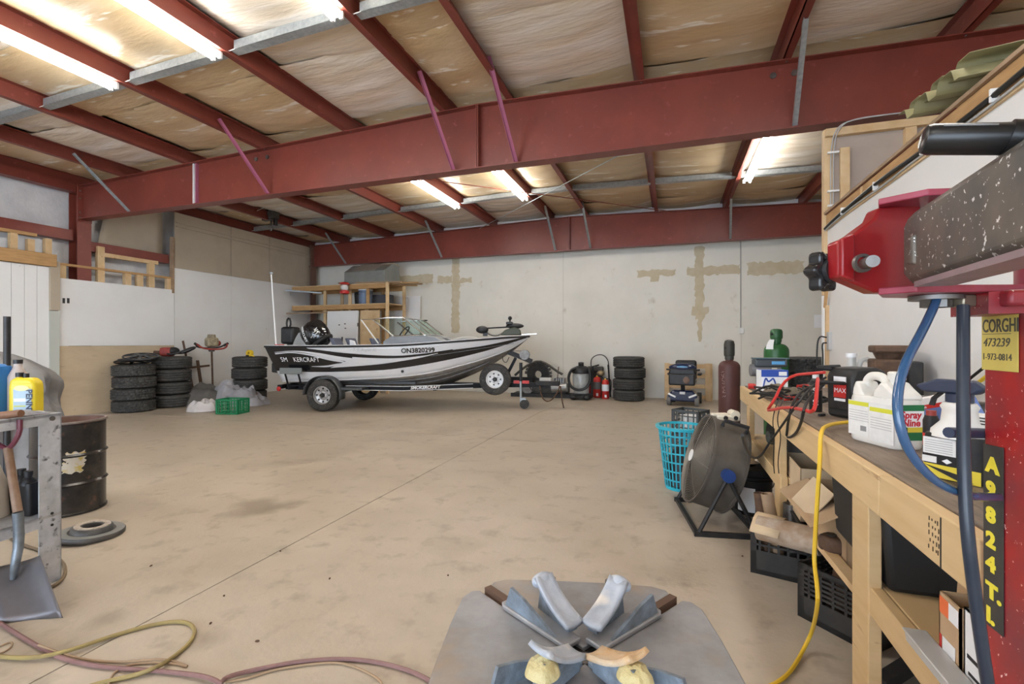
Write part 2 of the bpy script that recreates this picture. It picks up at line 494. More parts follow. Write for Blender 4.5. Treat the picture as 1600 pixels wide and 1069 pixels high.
O('wood_block', B().bar((XR - .04, Y1 - .15, 2.02), (XR - .03, Y1 - .06, 1.84), .03, .03), m_wood, wr)

lf = S('ceiling_2', B().span((XR + ww, YF, 2.70), (XE, Y1 - .1, 2.80)), m_ply, 'plywood top of the side room behind the partition')
we = S('wall_east', B().span((XE, YF, 0), (XE + .12, YB, 5.0)), m_plastic, 'far right outer wall behind the partition')
wf = S('wall_front', B().span((XL - .35, YF - .12, 3.7), (XE, YF, 5.0)).span((XL - .35, YF - .12, 0), (-9.6, YF, 3.7)).span((-4.6, YF - .12, 0), (-3.6, YF, 3.7)).span((1.0, YF - .12, 0), (XE, YF, 3.7)), m_plastic, 'front wall behind the viewer with two open vehicle doorways')

# ---- roof: purlins, insulation blankets, bridging
m_blanket = M('insulation_facing', (.55, .40, .225), (.66, .53, .35), scale=1.3, detail=7, rough=.34, bump=.75, bscale=4.5, stretch=(.55, 2.2, 1), lo=.42, hi=.68, c3=(.82, .77, .68), s3=3.4, lo3=.575, hi3=.625)
m_film = M('insulation_film', (.70, .60, .47), (.84, .81, .77), scale=2.2, detail=7, rough=.26, bump=1.0, bscale=4.5, stretch=(.5, 2.6, 1), lo=.4, hi=.7)
def cpoly():
    return B().span((XL - .4, YF, 5.02), (XE + .2, YB + .2, 5.1))
ce = S('ceiling', cpoly(), m_blanket, 'roof of tan insulation blankets over red purlins')
PX = [-11.2, -9.82, -8.18, -6.47, -4.76, -3.08, -2.14, -.40, 1.21, 2.85, 4.5, 6.0]
PH = .20
for i, x in enumerate(PX):
    z = ztop(x)
    s_ = 1 if x < RIDGE else -1
    b = B()
    b.span((x - .006, YF, z), (x + .006, YB, z + PH))
    b.span((x - .006, YF, z), (x - .075 * s_, YB, z + .008))
    b.span((x - .075 * s_, YF, z), (x - .08 * s_, YB, z + .025))
    b.span((x + .006, YF, z + PH - .008), (x + .075 * s_, YB, z + PH))
    O('purlin', b, m_steel, ce)
bl_meshes = []
for k in range(7):
    def fn(u, v, k=k):
        e = 4 * u * (1 - u)
        w = 4 * v * (1 - v)
        sag = .085 * (e ** .7) * (.55 + .45 * w ** .5)
        p = Vector((u * 3 + k * 7.3, v * 6 + k, k * 3.1))
        wr_ = .02 * noise.noise(Vector((p.x * 1.2, p.y * 3.2, p.z))) + .011 * noise.noise(Vector((p.x * 2, p.y * 9, p.z + 5)))
        return Vector((u - .5, v - .5, -sag + wr_ * e - .012 * (1 - w ** .25)))
    me = mesh('insulation_batt', B().grid(fn, 14, 18))
    me.materials.append(m_film if k in (2, 5) else m_blanket)
    bl_meshes.append(me)
ST = 1.42
seq = 0
rnd = random.Random(9)
for i in range(len(PX) - 1):
    x0, x1 = PX[i], PX[i + 1]
    y = 6.12 - ST * 5
    while y < YB - .1:
        y2 = min(y + ST, YB)
        k = rnd.choice((0, 1, 3, 4, 6, 0, 1, 3, 4, 6, 2, 5))
        if abs(x0 + 2.14) < .01 and 1.6 < y < 5.9: k = 5 if y > 3 else 2
        if 1.0 < x0 < 1.4 and 1.6 < y < 5.9: k = 2
        o = O('insulation_batt', bl_meshes[k], None, ce)
        o.location = ((x0 + x1) / 2, (y + y2) / 2, (ztop(x0) + ztop(x1)) / 2 + PH + .015)
        o.scale = (x1 - x0 + .01, y2 - y + .03, 1)
        o.rotation_euler = (0, -math.atan2(ztop(x1) - ztop(x0), x1 - x0), math.pi * rnd.randint(0, 1))
        y += ST
for yy in (4.1, 10.3):
    for i in range(len(PX) - 1):
        x0, x1 = PX[i] + .02, PX[i + 1] - .02
        z0, z1 = ztop(x0) + .03, ztop(x1) + .03
        b = B()
        b.add([(x0, yy - .055, z0), (x1, yy - .055, z1), (x1, yy + .055, z1), (x0, yy + .055, z0), (x0, yy - .055, z0 + .004), (x1, yy - .055, z1 + .004), (x1, yy + .055, z1 + .004), (x0, yy + .055, z0 + .004)],
              [(3, 2, 1, 0), (4, 5, 6, 7), (0, 1, 5, 4), (1, 2, 6, 5), (2, 3, 7, 6), (3, 0, 4, 7)])
        for dy in (-.055, .051):
            b.add([(x0 + .06, yy + dy, z0), (x1 - .06, yy + dy, z1), (x1 - .06, yy + dy, z1 + .10), (x0 + .06, yy + dy, z0 + .10), (x0 + .06, yy + dy + .004, z0), (x1 - .06, yy + dy + .004, z1), (x1 - .06, yy + dy + .004, z1 + .10), (x0 + .06, yy + dy + .004, z0 + .10)],
                  [(3, 2, 1, 0), (4, 5, 6, 7), (0, 1, 5, 4), (1, 2, 6, 5), (2, 3, 7, 6), (3, 0, 4, 7)])
        O('bridging_channel', b, m_galv, ce)
        cable('tie_wire', [(x0 - .12, yy - .05, z0 + .03), (x0, yy - .06, z0 - .01), (x0 + .08, yy - .06, z0 - .004)], .004, m_white, ce, 0, 4)
# sway rods crossing in the far bay
O('sway_rod', B().cyl((-5.14, Y2 - .1, 4.66), (1.1, Y1 + .12, 4.62), .009, n=6), m_galv, ce)
O('sway_rod', B().cyl((-6.6, Y1 + .12, 4.6), (.1, Y2 - .1, 4.66), .009, n=6), m_steel, ce)
cable('roof_wire', [D(345, 322, 11.5), D(392, 338, 12), D(440, 305, 11.3)], .007, m_white, ce, 2, 5)

# ---- steel frames
m_mauve = M('mauve_primer_steel', (.33, .10, .17), rough=.45)
def rafter(Yc, label, zb=3.90, braces=None, front=True):
    t = T('roof_rafter', label, 'beam', (0, Yc, 0), 0)
    t['kind'] = 'structure'
    b = B()
    web = [(XL - .2, zb), (XE, zb), (XE, ztop(XE) - .012), (RIDGE, ztop(RIDGE) - .012), (XL - .2, ztop(XL - .2) - .012)]
    O('web', B().prism(web, -.006, .006, basis((0, 0, 0), (1, 0, 0), (0, 0, 1))), m_steel, t)
    O('bottom_flange', B().span((XL + .0, -.10, zb - .014), (XE, .10, zb)), m_steel, t)
    for x0, x1 in ((XL - .2, RIDGE), (RIDGE, XE)):
        R = Matrix.Rotation(-math.atan2(ztop(x1) - ztop(x0), x1 - x0), 3, 'Y')
        O('top_flange', B().box(((x0 + x1) / 2, 0, (ztop(x0) + ztop(x1)) / 2 - .006), (x1 - x0, .20, .012), R), m_steel, t)
    for dx in (-.012, .012):
        O('splice_plate', B().span((RIDGE + dx - .008, -.10, zb), (RIDGE + dx + .008, .10, ztop(RIDGE) - .012)), m_steel, t)
    for x, m_ in ((-8.06, m_white), (-8.0, m_mauve)):
        if front: O('stiffener', B().span((x - .008, -.06, zb), (x + .008, 0, ztop(x) - .012)), m_ if m_ is m_mauve else m_wpaint, t)
    for x in (1.12, 1.34, -6.66, -6.42):
        if front: O('bolt_washer', B().cyl((x, -.007, ztop(x) - .13), (x, -.022, ztop(x) - .13), .035, n=10), m_iron, t)
    for x in PX[1:-1]:
        O('bolt', B().cyl((x + .04, -.06, ztop(x) - .02), (x + .04, -.06, ztop(x) - .006), .012, n=6), m_iron, t)
    for x, m_, w in braces or []:
        p, q = Vector((x + .03, -.90, ztop(x) + .12)), Vector((x + .10, -.06, zb + .02))
        b = B().bar(p, q, .05, .006, (1, 0, 0)); b.bar(p + Vector((.025, 0, 0)), q + Vector((.025, 0, 0)), .006, .05, (1, 0, 0))
        O('flange_brace', b, m_, t)
    return t
r1 = rafter(Y1, 'long red steel roof beam crossing the middle of the room', braces=[(-9.82, m_galv, 1), (-6.47, m_mauve, 1), (-3.08, m_mauve, 1), (-2.14, m_mauve, 1), (1.21, m_galv, 1)])
r2 = rafter(Y2, 'red steel roof beam along the top of the back wall', braces=[(-9.82, m_galv, 1), (-6.47, m_galv, 1), (-3.08, m_galv, 1), (-2.14, m_galv, 1), (1.21, m_galv, 1)], front=False)
r0 = rafter(Y0, 'red steel roof beam overhead nearest the viewer', front=False)
def column(Yc, x, label, m_=m_steel):
    t = T('steel_column', label, 'column', (x, Yc, 0)); t['kind'] = 'structure'
    O('inner_flange', B().span((0, -.12, 0), (.012, .12, 4.6)), m_, t)
    O('outer_flange', B().span((-.25, -.12, 0), (-.238, .12, 4.6)), m_, t)
    O('web', B().span((-.238, -.006, 0), (0, .006, 4.6)), m_, t)
    O('end_plate', B().span((.012, -.12, 3.84), (.03, .12, 4.55)), m_, t)
    for z in (3.92, 4.02, 4.3, 4.45):
        O('bolt', B().cyl((.03, -.09, z), (.05, -.09, z), .014, n=6), m_iron, t)
column(Y1 + .02, XL - .03, 'red steel column at the left end of the middle beam')
column(Y2 - .02, XL + .12, 'brown steel column in the far left corner', M('brown_steel', (.17, .085, .06), (.13, .06, .045), scale=3, rough=.5))
O('eave_strut', B().span((XL - .25, YF, 4.42), (XL - .05, Y1, 4.60)), m_steel, wl)
for i in range(len(PX) - 1):   # closure boards above the back beam
    x0, x1 = PX[i] + .02, PX[i + 1] - .02
    O('closure_board', B().span((x0, YB - .06, ztop(x0) - .03), (x1, YB - .005, ztop(x0) + .16)), m_wpaint, wb)

# ---- fluorescent strip lights
m_tube = M('lit_fluorescent_tube', (1.0, .985, .94), rough=.4, emit=TUBE_STRENGTH)
def light(x, y0, y1, dx, label):
    z = ztop(x)
    t = T('fluorescent_light', label, 'light', (x + dx, (y0 + y1) / 2, z - .02), 0, 'bare twin-tube strip lights')
    L = (y1 - y0) / 2
    b = B().span((-.05, -L, .0), (.05, L, .02)); b.span((-.03, -L, -.03), (.03, L, 0))
    O('housing', b, m_white, t, .003)
    for sx in (-.052, .052):
        O('tube', B().cyl((sx, -L + .04, -.045), (sx, L - .04, -.045), .019, n=8), m_tube, t)
        for e in (-1, 1):
            O('lamp_holder', B().span((sx - .02, e * L - .012 - .02 * e, -.072), (sx + .02, e * L + .012 - .02 * e, 0)), m_white, t)
    return t
light(-6.47, 1.55, 4.0, -.10, 'leftmost strip light, beside the second purlin')
light(-4.76, 1.55, 4.0, -.10, 'strip light under the roof, second from the left in the near bay')
light(-3.08, 1.5, 3.95, -.10, 'strip light cut by the top edge of the picture, third from left')
light(-4.76, 7.95, 10.3, -.10, 'strip light beyond the middle beam, farthest left of those')
light(-3.08, 8.0, 10.35, -.10, 'middle strip light beyond the middle beam, near the ridge')
light(1.21, 8.0, 10.35, .20, 'strip light at the right beyond the middle beam')
light(1.21, 1.5, 3.95, .14, 'strip light over the workbench above the picture')
for x in (-8.18, -4.76, -1.2): light(-4.76 if x == -4.76 else (-8.18 if x < -8 else -.4), -4.6, -2.2, -.10, 'strip light behind the viewer over the %s' % {-8.18: 'left doorway', -4.76: 'pier between the doorways', -1.2: 'right doorway'}[x])

# hoist hanging from the roof near the left wall
hp = D(419, 335, 12.2)
t = T('electric_hoist', 'dark electric hoist with hook hanging under the roof by left wall', 'hoist', hp)
m_hoist = M('grimy_dark_metal', (.05, .048, .045), (.10, .095, .085), scale=20, rough=.6)
O('motor', B().cyl((-.22, 0, .02), (.12, 0, .02), .10, n=14), m_hoist, t)
O('gearbox', B().span((.1, -.12, -.12), (.26, .12, .14)), m_hoist, t, .02)
O('mount', B().span((-.15, -.06, .1), (.2, .06, ztop(hp.x) - hp.z)), m_hoist, t)
O('chain', B().cyl((.1, 0, -.1), (.1, 0, -.30), .02, n=6), m_hoist, t)
O('hook', B().tube([(.1, 0, -.28), (.13, 0, -.36), (.10, 0, -.44), (.05, 0, -.40)], .018, 6, smooth=2), m_iron, t)
O('control_pendant', B().span((.2, -.04, -.30), (.28, .04, -.14)), m_black, t, .01)
# ================================================================= boat on its trailer
BA = math.radians(11)
JACK = G(820, 638)
bu, bn = Vector((math.cos(BA), math.sin(BA), 0)), Vector((-math.sin(BA), math.cos(BA), 0))
BORG = JACK - bu * 5.52                 # below the stern, on the centre line; x runs to the bow, -y faces the viewer
boat = T('fishing_boat', 'black and silver aluminium fishing boat with windscreen, resting on a trailer', 'boat', BORG, BA)
SX = [0, 1.0, 1.74, 2.9, 3.6, 4.26, 4.75, 5.2, 5.45, 5.62]
YG = [.93, .97, .98, .96, .90, .74, .55, .31, .15, .012]
ZG = [1.365, 1.365, 1.37, 1.39, 1.43, 1.48, 1.52, 1.56, 1.575, 1.585]
YC = [.78, .81, .82, .79, .70, .50, .33, .15, .06, .008]
ZC = [.585, .61, .64, .71, .80, .96, 1.11, 1.29, 1.44, 1.57]
ZK = [.47, .43, .41, .41, .46, .69, .93, 1.22, 1.41, 1.56]
def rake(x, v): return x + .33 * (1 - v) * max(0, 1 - x / 1.6)
def side(x, v, sgn=-1, off=0.0):
    yg, yc_ = interp(SX, YG, x), interp(SX, YC, x)
    zg, zc = interp(SX, ZG, x), interp(SX, ZC, x)
    return Vector((rake(x, v), sgn * (yc_ + (yg - yc_) * v ** .75 + off), zc + (zg - zc) * v))
m_hull = M('silver_white_hull', (.74, .75, .77), (.69, .70, .72), scale=2, rough=.22, coat=.4)
m_alu = M('bare_aluminium_bottom', (.40, .40, .40), (.26, .26, .26), scale=9, rough=.35, metal=.75)
m_hblack = M('black_gelcoat', (.008, .008, .010), rough=.18, coat=.5)
m_hgrey = M('silver_swoosh', (.62, .63, .66), rough=.3)
NS = 46
xs = [5.62 * i / NS for i in range(NS + 1)]
b = B()
for sgn in (-1, 1): b.grid(lambda u, v: side(5.62 * u, v, sgn), NS, 8)
b.grid(lambda u, v: side(0, v, -1) * (1 - u) + side(0, v, 1) * u, 4, 6)
hull = O('hull', b, m_hull, boat, solid=.02)
b = B()
for sgn in (-1, 1):
    b.grid(lambda u, v: Vector((rake(5.62 * u, 0), sgn * interp(SX, YC, 5.62 * u) * v, interp(SX, ZK, 5.62 * u) + (interp(SX, ZC, 5.62 * u) - interp(SX, ZK, 5.62 * u)) * v)), NS, 3)
O('hull_bottom', b, m_alu, hull, solid=.01)
for k in (.45, .72):
    O('strake', B().tube([(rake(x, 0), -interp(SX, YC, x) * k, interp(SX, ZK, x) + (interp(SX, ZC, x) - interp(SX, ZK, x)) * k - .005) for x in xs[2:40]], .014, 6), m_alu, hull)
O('chine_rail', B().tube([side(x, .01, -1, .008) for x in xs], .014, 6), m_hull, hull)
m_gun = M('black_gunwale', (.02, .02, .022), rough=.35)
for sgn in (-1, 1):
    O('gunwale', B().tube([side(x, 1, sgn, .012) - Vector((0, 0, .015)) for x in xs], .020, 8), m_gun, hull)
    O('gunwale_cap', B().grid(lambda u, v: side(5.55 * u, 1, sgn, .015 - .11 * v) + Vector((0, 0, .012)), NS, 1), m_wpaint, hull, solid=.012)
def band(name, top, bot, m, off, x0, x1, n=50):
    tx, tz = zip(*top); bx, bz = zip(*bot)
    def fn(u, v):
        x = x0 + (x1 - x0) * u
        zg, zc = interp(SX, ZG, x), interp(SX, ZC, x)
        z = interp(bx, bz, x) * (1 - v) + interp(tx, tz, x) * v
        vv = min(max((z - zc) / max(zg - zc, 1e-4), 0.0), .985)
        return side(x, vv, -1, off)
    return O(name, B().grid(fn, n, 8), m, hull)
band('black_band', [(0, 1.36), (.55, 1.355), (1.0, 1.32), (1.45, .90), (1.46, .90), (2.4, .97), (2.9, 1.03), (3.3, 1.11), (3.9, 1.255), (4.7, 1.37), (5.6, 1.575)], [(0, .83), (.25, .826), (1.2, .813), (2.4, .853), (2.9, .893), (3.8, 1.04), (4.7, 1.25), (5.6, 1.55)], m_hblack, .020, 0, 5.56, 120)
band('black_stern_field', [(0, 1.36), (.5, 1.355), (1.2, 1.29), (2.0, 1.19)], [(0, .84), (.5, .83), (1.2, .83), (2.0, 1.10)], m_hblack, .0205, 0, 2.0)
band('black_line', [(.4, 1.35), (1.0, 1.31), (1.9, 1.215), (2.9, 1.165), (3.5, 1.21), (4.1, 1.30)], [(.4, 1.31), (1.0, 1.255), (1.9, 1.145), (2.9, 1.115), (3.5, 1.17), (4.1, 1.26)], m_hblack, .0212, .4, 4.1)
band('silver_swoosh', [(.18, 1.235), (.7, 1.265), (1.2, 1.225), (1.8, 1.135), (2.4, 1.085), (3.0, 1.10), (3.4, 1.145), (3.8, 1.222)], [(.18, 1.23), (.7, 1.245), (1.2, 1.175), (1.8, 1.055), (2.4, .99), (3.0, 1.05), (3.4, 1.115), (3.8, 1.212)], m_hull, .0225, .18, 3.8)
band('silver_swoosh', [(.18, 1.215), (.6, 1.235), (1.0, 1.20), (1.5, 1.12), (1.92, 1.015)], [(.18, 1.185), (.6, 1.215), (1.0, 1.165), (1.5, 1.06), (1.92, 1.005)], m_hgrey, .0232, .18, 1.92)
band('silver_swoosh', [(1.0, .935), (1.4, .955), (1.7, 1.0), (1.92, 1.012)], [(1.0, .925), (1.4, .92), (1.7, .965), (1.92, 1.0)], m_hgrey, .0232, 1.0, 1.92)
band('black_curl', [(1.2, 1.10), (1.5, 1.055), (1.66, 1.02)], [(1.2, 1.085), (1.5, 1.025), (1.66, 1.005)], m_hblack, .0240, 1.2, 1.66, 14)
def on_side(x0, z0, k=0.0):
    def fn(c):
        x = x0 + c.x
        z = z0 + c.y + k * c.x
        zg, zc = interp(SX, ZG, x), interp(SX, ZC, x)
        return side(x, min(max((z - zc) / (zg - zc), 0), 1), -1, .026 + c.z)
    return fn
lettering('hull_lettering', 'SM', .135, m_wpaint, hull, fn=on_side(.26, 1.03), spacing=1.1)
lettering('hull_lettering', 'KERCRAFT', .135, m_wpaint, hull, fn=on_side(.58, 1.03), spacing=1.02)
lettering('registration_number', 'ON3820299', .135, m_hblack, hull, fn=on_side(3.06, 1.222, .03), spacing=1.0, bold=.003)
lettering('model_script', 'T. S. Angler XL', .085, M('faded_grey_script', (.5, .5, .53), rough=.5), hull, fn=on_side(2.02, 1.262, .0), shear=.35)
O('bow_drain', B().cyl(side(3.05, .17, -1, .03), side(3.05, .17, -1, -.02), .03, n=12), m_black, hull)
# inside: deck, consoles, seats
m_deck = M('grey_marine_carpet', (.16, .17, .18), (.22, .23, .24), scale=30, rough=.9)
O('deck', B().grid(lambda u, v: Vector((.1 + 5.2 * u, (2 * v - 1) * (interp(SX, YG, .1 + 5.2 * u) - .05), interp(SX, ZG, .1 + 5.2 * u) - .30 + .18 * max(0, u - .62) * 2.2)), 20, 4), m_deck, boat, solid=.01)
m_cons = M('grey_console', (.25, .265, .28), (.30, .315, .33), scale=6, rough=.45)
for sgn in (-1, 1):
    poly = [(2.55, 1.20), (2.55, 1.46), (2.75, 1.585), (3.5, 1.585), (3.7, 1.56), (3.85, 1.46), (3.9, 1.26), (3.9, 1.24)]
    yy = -.68 if sgn < 0 else .22
    O('console', B().prism(poly, 0, .46, basis((0, yy + .46, 0), (1, 0, 0), (0, 0, 1))), m_cons, boat, .03)
O('foredeck_hatch', B().prism([(3.9, 1.2), (3.9, 1.5), (4.2, 1.58), (4.45, 1.56), (4.6, 1.5), (4.6, 1.3)], -.25, .25, basis((0, 0, 0), (1, 0, 0), (0, 0, 1))), M('tan_seat_vinyl', (.45, .44, .41), rough=.6), boat, .03)
m_seat = M('navy_seat_vinyl', (.10, .11, .16), rough=.5)
for x, y in ((1.35, -.35), (1.35, .35), (1.9, .45)):
    s_ = O('seat', B().span((x, y - .2, 1.22), (x + .42, y + .2, 1.34)), m_seat, boat, .04)
    O('seat_back', B().prism([(0, 0), (.08, 0), (.0, .22), (-.1, .22)], -.2, .2, basis((x, y, 1.32), (1, 0, 0), (0, 0, 1))), m_seat, s_, .03)
O('grab_post', B().prism([(1.72, 1.3), (1.86, 1.3), (1.80, 1.47), (1.70, 1.50)], -.04, .04, basis((0, -.45, 0), (1, 0, 0), (0, 0, 1))), m_wpaint, boat, .01)
# windscreen
m_glass = M('tinted_windscreen_glass', (.80, .90, .86), rough=.02, trans=1.0, ior=1.05, spec=.6)
ws = O('windscreen', B().tube([(2.34, -.70, 1.93), (2.64, -.70, 1.965), (3.00, -.70, 1.965), (3.00, .70, 1.965), (2.64, .70, 1.965), (2.34, .70, 1.93)], .016, 8), m_chrome, boat)
for y in (-.70, .70):
    O('post', B().cyl((2.34, y, 1.93), (2.80, y, 1.57), .020, n=8), m_chrome, ws)
    O('post', B().cyl((3.00, y, 1.965), (3.48, y, 1.60), .016, n=8), m_chrome, ws)
    O('side_sill', B().cyl((2.80, y, 1.57), (3.48, y, 1.60), .016, n=8), m_chrome, ws)
    O('side_glass', B().prism([(2.34, 1.93), (2.64, 1.965), (3.00, 1.965), (3.48, 1.60), (2.80, 1.57)], -.003, .003, basis((0, y, 0), (1, 0, 0), (0, 0, 1))), m_glass, ws)
for y in (-.2, .2): O('post', B().cyl((3.00, y, 1.965), (3.48, y, 1.60), .013, n=8), m_chrome, ws)
O('front_sill', B().cyl((3.48, -.7, 1.60), (3.48, .7, 1.60), .016, n=8), m_chrome, ws)
for y0, y1 in ((-.69, -.21), (-.19, .19), (.21, .69)):
    mt = basis((3.00, 0, 1.965), (0, 1, 0), (.48, 0, -.365))
    O('front_glass', B().prism([(y0, 0), (y1, 0), (y1, .603), (y0, .603)], -.003, .003, mt), m_glass, ws)
O('stay', B().cyl((2.08, -.72, 1.93), (2.47, -.72, 1.42), .014, n=6), m_white, ws)
O('stay', B().cyl((2.08, -.72, 1.93), (2.34, -.72, 1.93), .010, n=6), m_chrome, ws)
O('steering_wheel', B().tube([(2.62 + .10 * math.cos(a), .42 + .17 * math.sin(a), 1.68 + .13 * math.cos(a)) for a in [2 * math.pi * i / 20 for i in range(20)]], .014, 6, True), m_black, boat)
O('mirror', B().ball((3.0, .74, 1.97), (.09, .04, .02)), m_black, boat)
# outboard, tilted into the stern
ob = O('outboard_motor', B().lathe([(.02, -.34), (.17, -.33), (.25, -.25), (.285, -.08), (.29, .06), (.27, .18), (.21, .27), (.10, .315), (.01, .32)], 28, Matrix.Translation((.62, 0, 1.62)) @ Matrix.Rotation(math.radians(-38), 4, 'Y') @ Matrix.Diagonal((1.15, .82, 1.0, 1))), M('glossy_black_cowl', (.012, .012, .013), rough=.14, coat=.6), boat)
O('cowl_band', B().lathe([(.262, -.27), (.275, -.25), (.275, -.22), (.262, -.2)], 28, Matrix.Translation((.62, 0, 1.62)) @ Matrix.Rotation(math.radians(-38), 4, 'Y') @ Matrix.Diagonal((1.15, .82, 1.0, 1))), m_blackm, ob)
O('midsection', B().prism([(.02, 1.18), (.5, 1.30), (.42, 1.60), (.28, 1.68), (.20, 1.55)], -.14, .14, basis((0, 0, 0), (1, 0, 0), (0, 0, 1))), M('grey_engine_housing', (.36, .37, .36), rough=.5), ob, .03)
O('lower_leg', B().prism([(-.45, .74), (-.28, .72), (.22, 1.2), (.05, 1.32), (-.45, .95)], -.06, .06, basis((0, 0, 0), (1, 0, 0), (0, 0, 1))), m_blackm, ob, .02)
def on_cowl(x0, z0, ang):
    ca, sa = math.cos(ang), math.sin(ang)
    def fn(c):
        x = x0 + c.x * ca - c.y * sa; z = z0 + c.x * sa + c.y * ca
        u = Vector((x - .62, 0, z - 1.62)); R = Matrix.Rotation(math.radians(38), 3, 'Y')
        l = R @ u
        rr = max(.02, 1 - (l.x / .335) ** 2 - (l.z / .36) ** 2)
        return Vector((x, -(.245 * math.sqrt(rr) + .012) - c.z, z))
    return fn
lettering('brand_lettering', 'MERCURY', .088, m_wpaint, ob, fn=on_cowl(.355, 1.80, math.radians(-66)), bold=.004)
for (x0, z0, x1, z1) in ((.80, 1.74, .72, 1.66), (.84, 1.70, .75, 1.62), (.77, 1.78, .74, 1.70), (.71, 1.60, .66, 1.54), (.78, 1.60, .76, 1.57)):
    f = on_cowl(0, 0, 0)
    p = [f(Vector((x0 + (x1 - x0) * t / 4, z0 + (z1 - z0) * t / 4, .004))) for t in range(5)]
    O('star_mark', B().tube(p, .010, 5), m_wpaint, ob)
O('light_pole', B().cyl((.18, -.80, 1.33), (.06, -.80, 2.93), .017, .013, n=8), m_wpaint, boat)
O('pole_light', B().ball((.06, -.80, 2.95), (.04, .04, .03)), m_galv, boat)
kick = O('kicker_motor', B().span((-.46, .28, 1.40), (-.12, .62, 1.82)), m_black, boat, .06)
O('kicker_bracket', B().span((-.35, .38, 1.15), (.05, .52, 1.42)), m_blackm, kick, .02)
O('tiller_handle', B().tube([(-.38, .45, 1.78), (-.40, .45, 1.96), (-.33, .45, 2.06), (-.28, .45, 1.92), (-.32, .45, 1.78)], .022, 6, smooth=1), m_black, kick)
for x in (.22, .32): O('stern_clip', B().span((x - .03, -.88, 1.37), (x + .04, -.80, 1.40)), m_red, boat)
# trolling motor on the bow
tm = O('trolling_motor', B().ball((5.30, 0, 1.80), (.20, .09, .06)), m_black, boat)
O('mount_base', B().prism([(4.98, 1.60), (5.45, 1.60), (5.42, 1.72), (5.3, 1.78), (5.1, 1.72)], -.07, .07, basis((0, -.02, 0), (1, 0, 0), (0, 0, 1))), M('dark_olive_metal', (.06, .065, .04), rough=.45), tm, .02)
O('shaft', B().cyl((5.2, -.05, 1.78), (4.55, -.05, 1.745), .016, n=8), m_black, tm)
O('motor_head', B().ball((4.58, -.05, 1.72), (.14, .07, .085)), m_black, tm)
O('fin', B().span((4.60, -.06, 1.58), (4.70, -.05, 1.7)), m_black, tm)
O('foot_control', B().span((5.12, -.12, 1.83), (5.26, .02, 1.89)), m_black, tm, .015)
O('knob', B().ball((5.2, -.05, 1.97), .045), m_black, tm)
O('knob_stem', B().cyl((5.2, -.05, 1.85), (5.2, -.05, 1.95), .018, n=6), m_black, tm)
pts = []
for i in range(130):
    t_ = i / 129; x = 4.66 + .42 * t_; z = 1.69 - .10 * math.sin(math.pi * t_) ** .8
    pts.append((x, -.06 + .018 * math.cos(i * .9), z + .018 * math.sin(i * .9)))
O('coiled_cord', B().tube(pts, .006, 4), m_cable, tm)
O('bow_cleat', B().bar((5.45, 0, 1.61), (5.78, 0, 1.63), .04, .015), m_chrome, boat)

# ---------------------------------------------------------------- trailer
tr = T('boat_trailer', 'black boat trailer with spare wheel carrying the fishing boat', 'trailer', BORG, BA)
m_tr = M('black_trailer_frame', (.012, .013, .016), rough=.55, spec=.25)
WX = 1.383
for sgn in (-1, 1):
    O('side_rail', B().bar((.30, sgn * .62, .46), (3.0, sgn * .62, .46), .06, .10).bar((3.0, sgn * .62, .46), (4.6, sgn * .06, .49), .06, .10), m_tr, tr)
    O('bunk', B().bar((.5, sgn * .5, .60), (3.2, sgn * .42, .56), .10, .05), m_deck, tr)
    for z in (.415, .505):
        O('pinstripe', B().bar((1.7, -.652, z), (3.0, -.652, z), .004, .012).bar((3.0, -.652, z), (4.4, -.162, z + .03), .004, .012), m_wpaint, tr) if sgn < 0 else None
O('tongue', B().bar((2.9, 0, .47), (6.05, 0, .52), .09, .10), m_tr, tr)
O('coupler', B().span((5.75, -.06, .50), (6.28, .06, .60)), m_blackm, tr, .015)
O('axle', B().cyl((WX, -.80, .34), (WX, .80, .34), .035, n=10), m_tr, tr)
for x in (.6, 2.2, 3.6): O('cross_member', B().bar((x, -.6 if x < 3 else -.4, .44), (x, .6 if x < 3 else .4, .44), .06, .08), m_tr, tr)
O('rear_bumper', B().span((.22, -.82, .44), (.32, .82, .52)), m_tr, tr)
O('red_marker', B().ball((.28, -.86, .44), (.05, .03, .05)), m_red, tr)
O('red_marker', B().span((5.28, -.075, .545), (5.62, -.05, .61)), m_red, tr)
lettering('frame_lettering', 'SMOKERCRAFT', .09, m_wpaint, tr, mat=basis((3.15, -.635, .445), (1.6, .56, .03), (0, 0, 1)) , bold=.004, shear=.2)
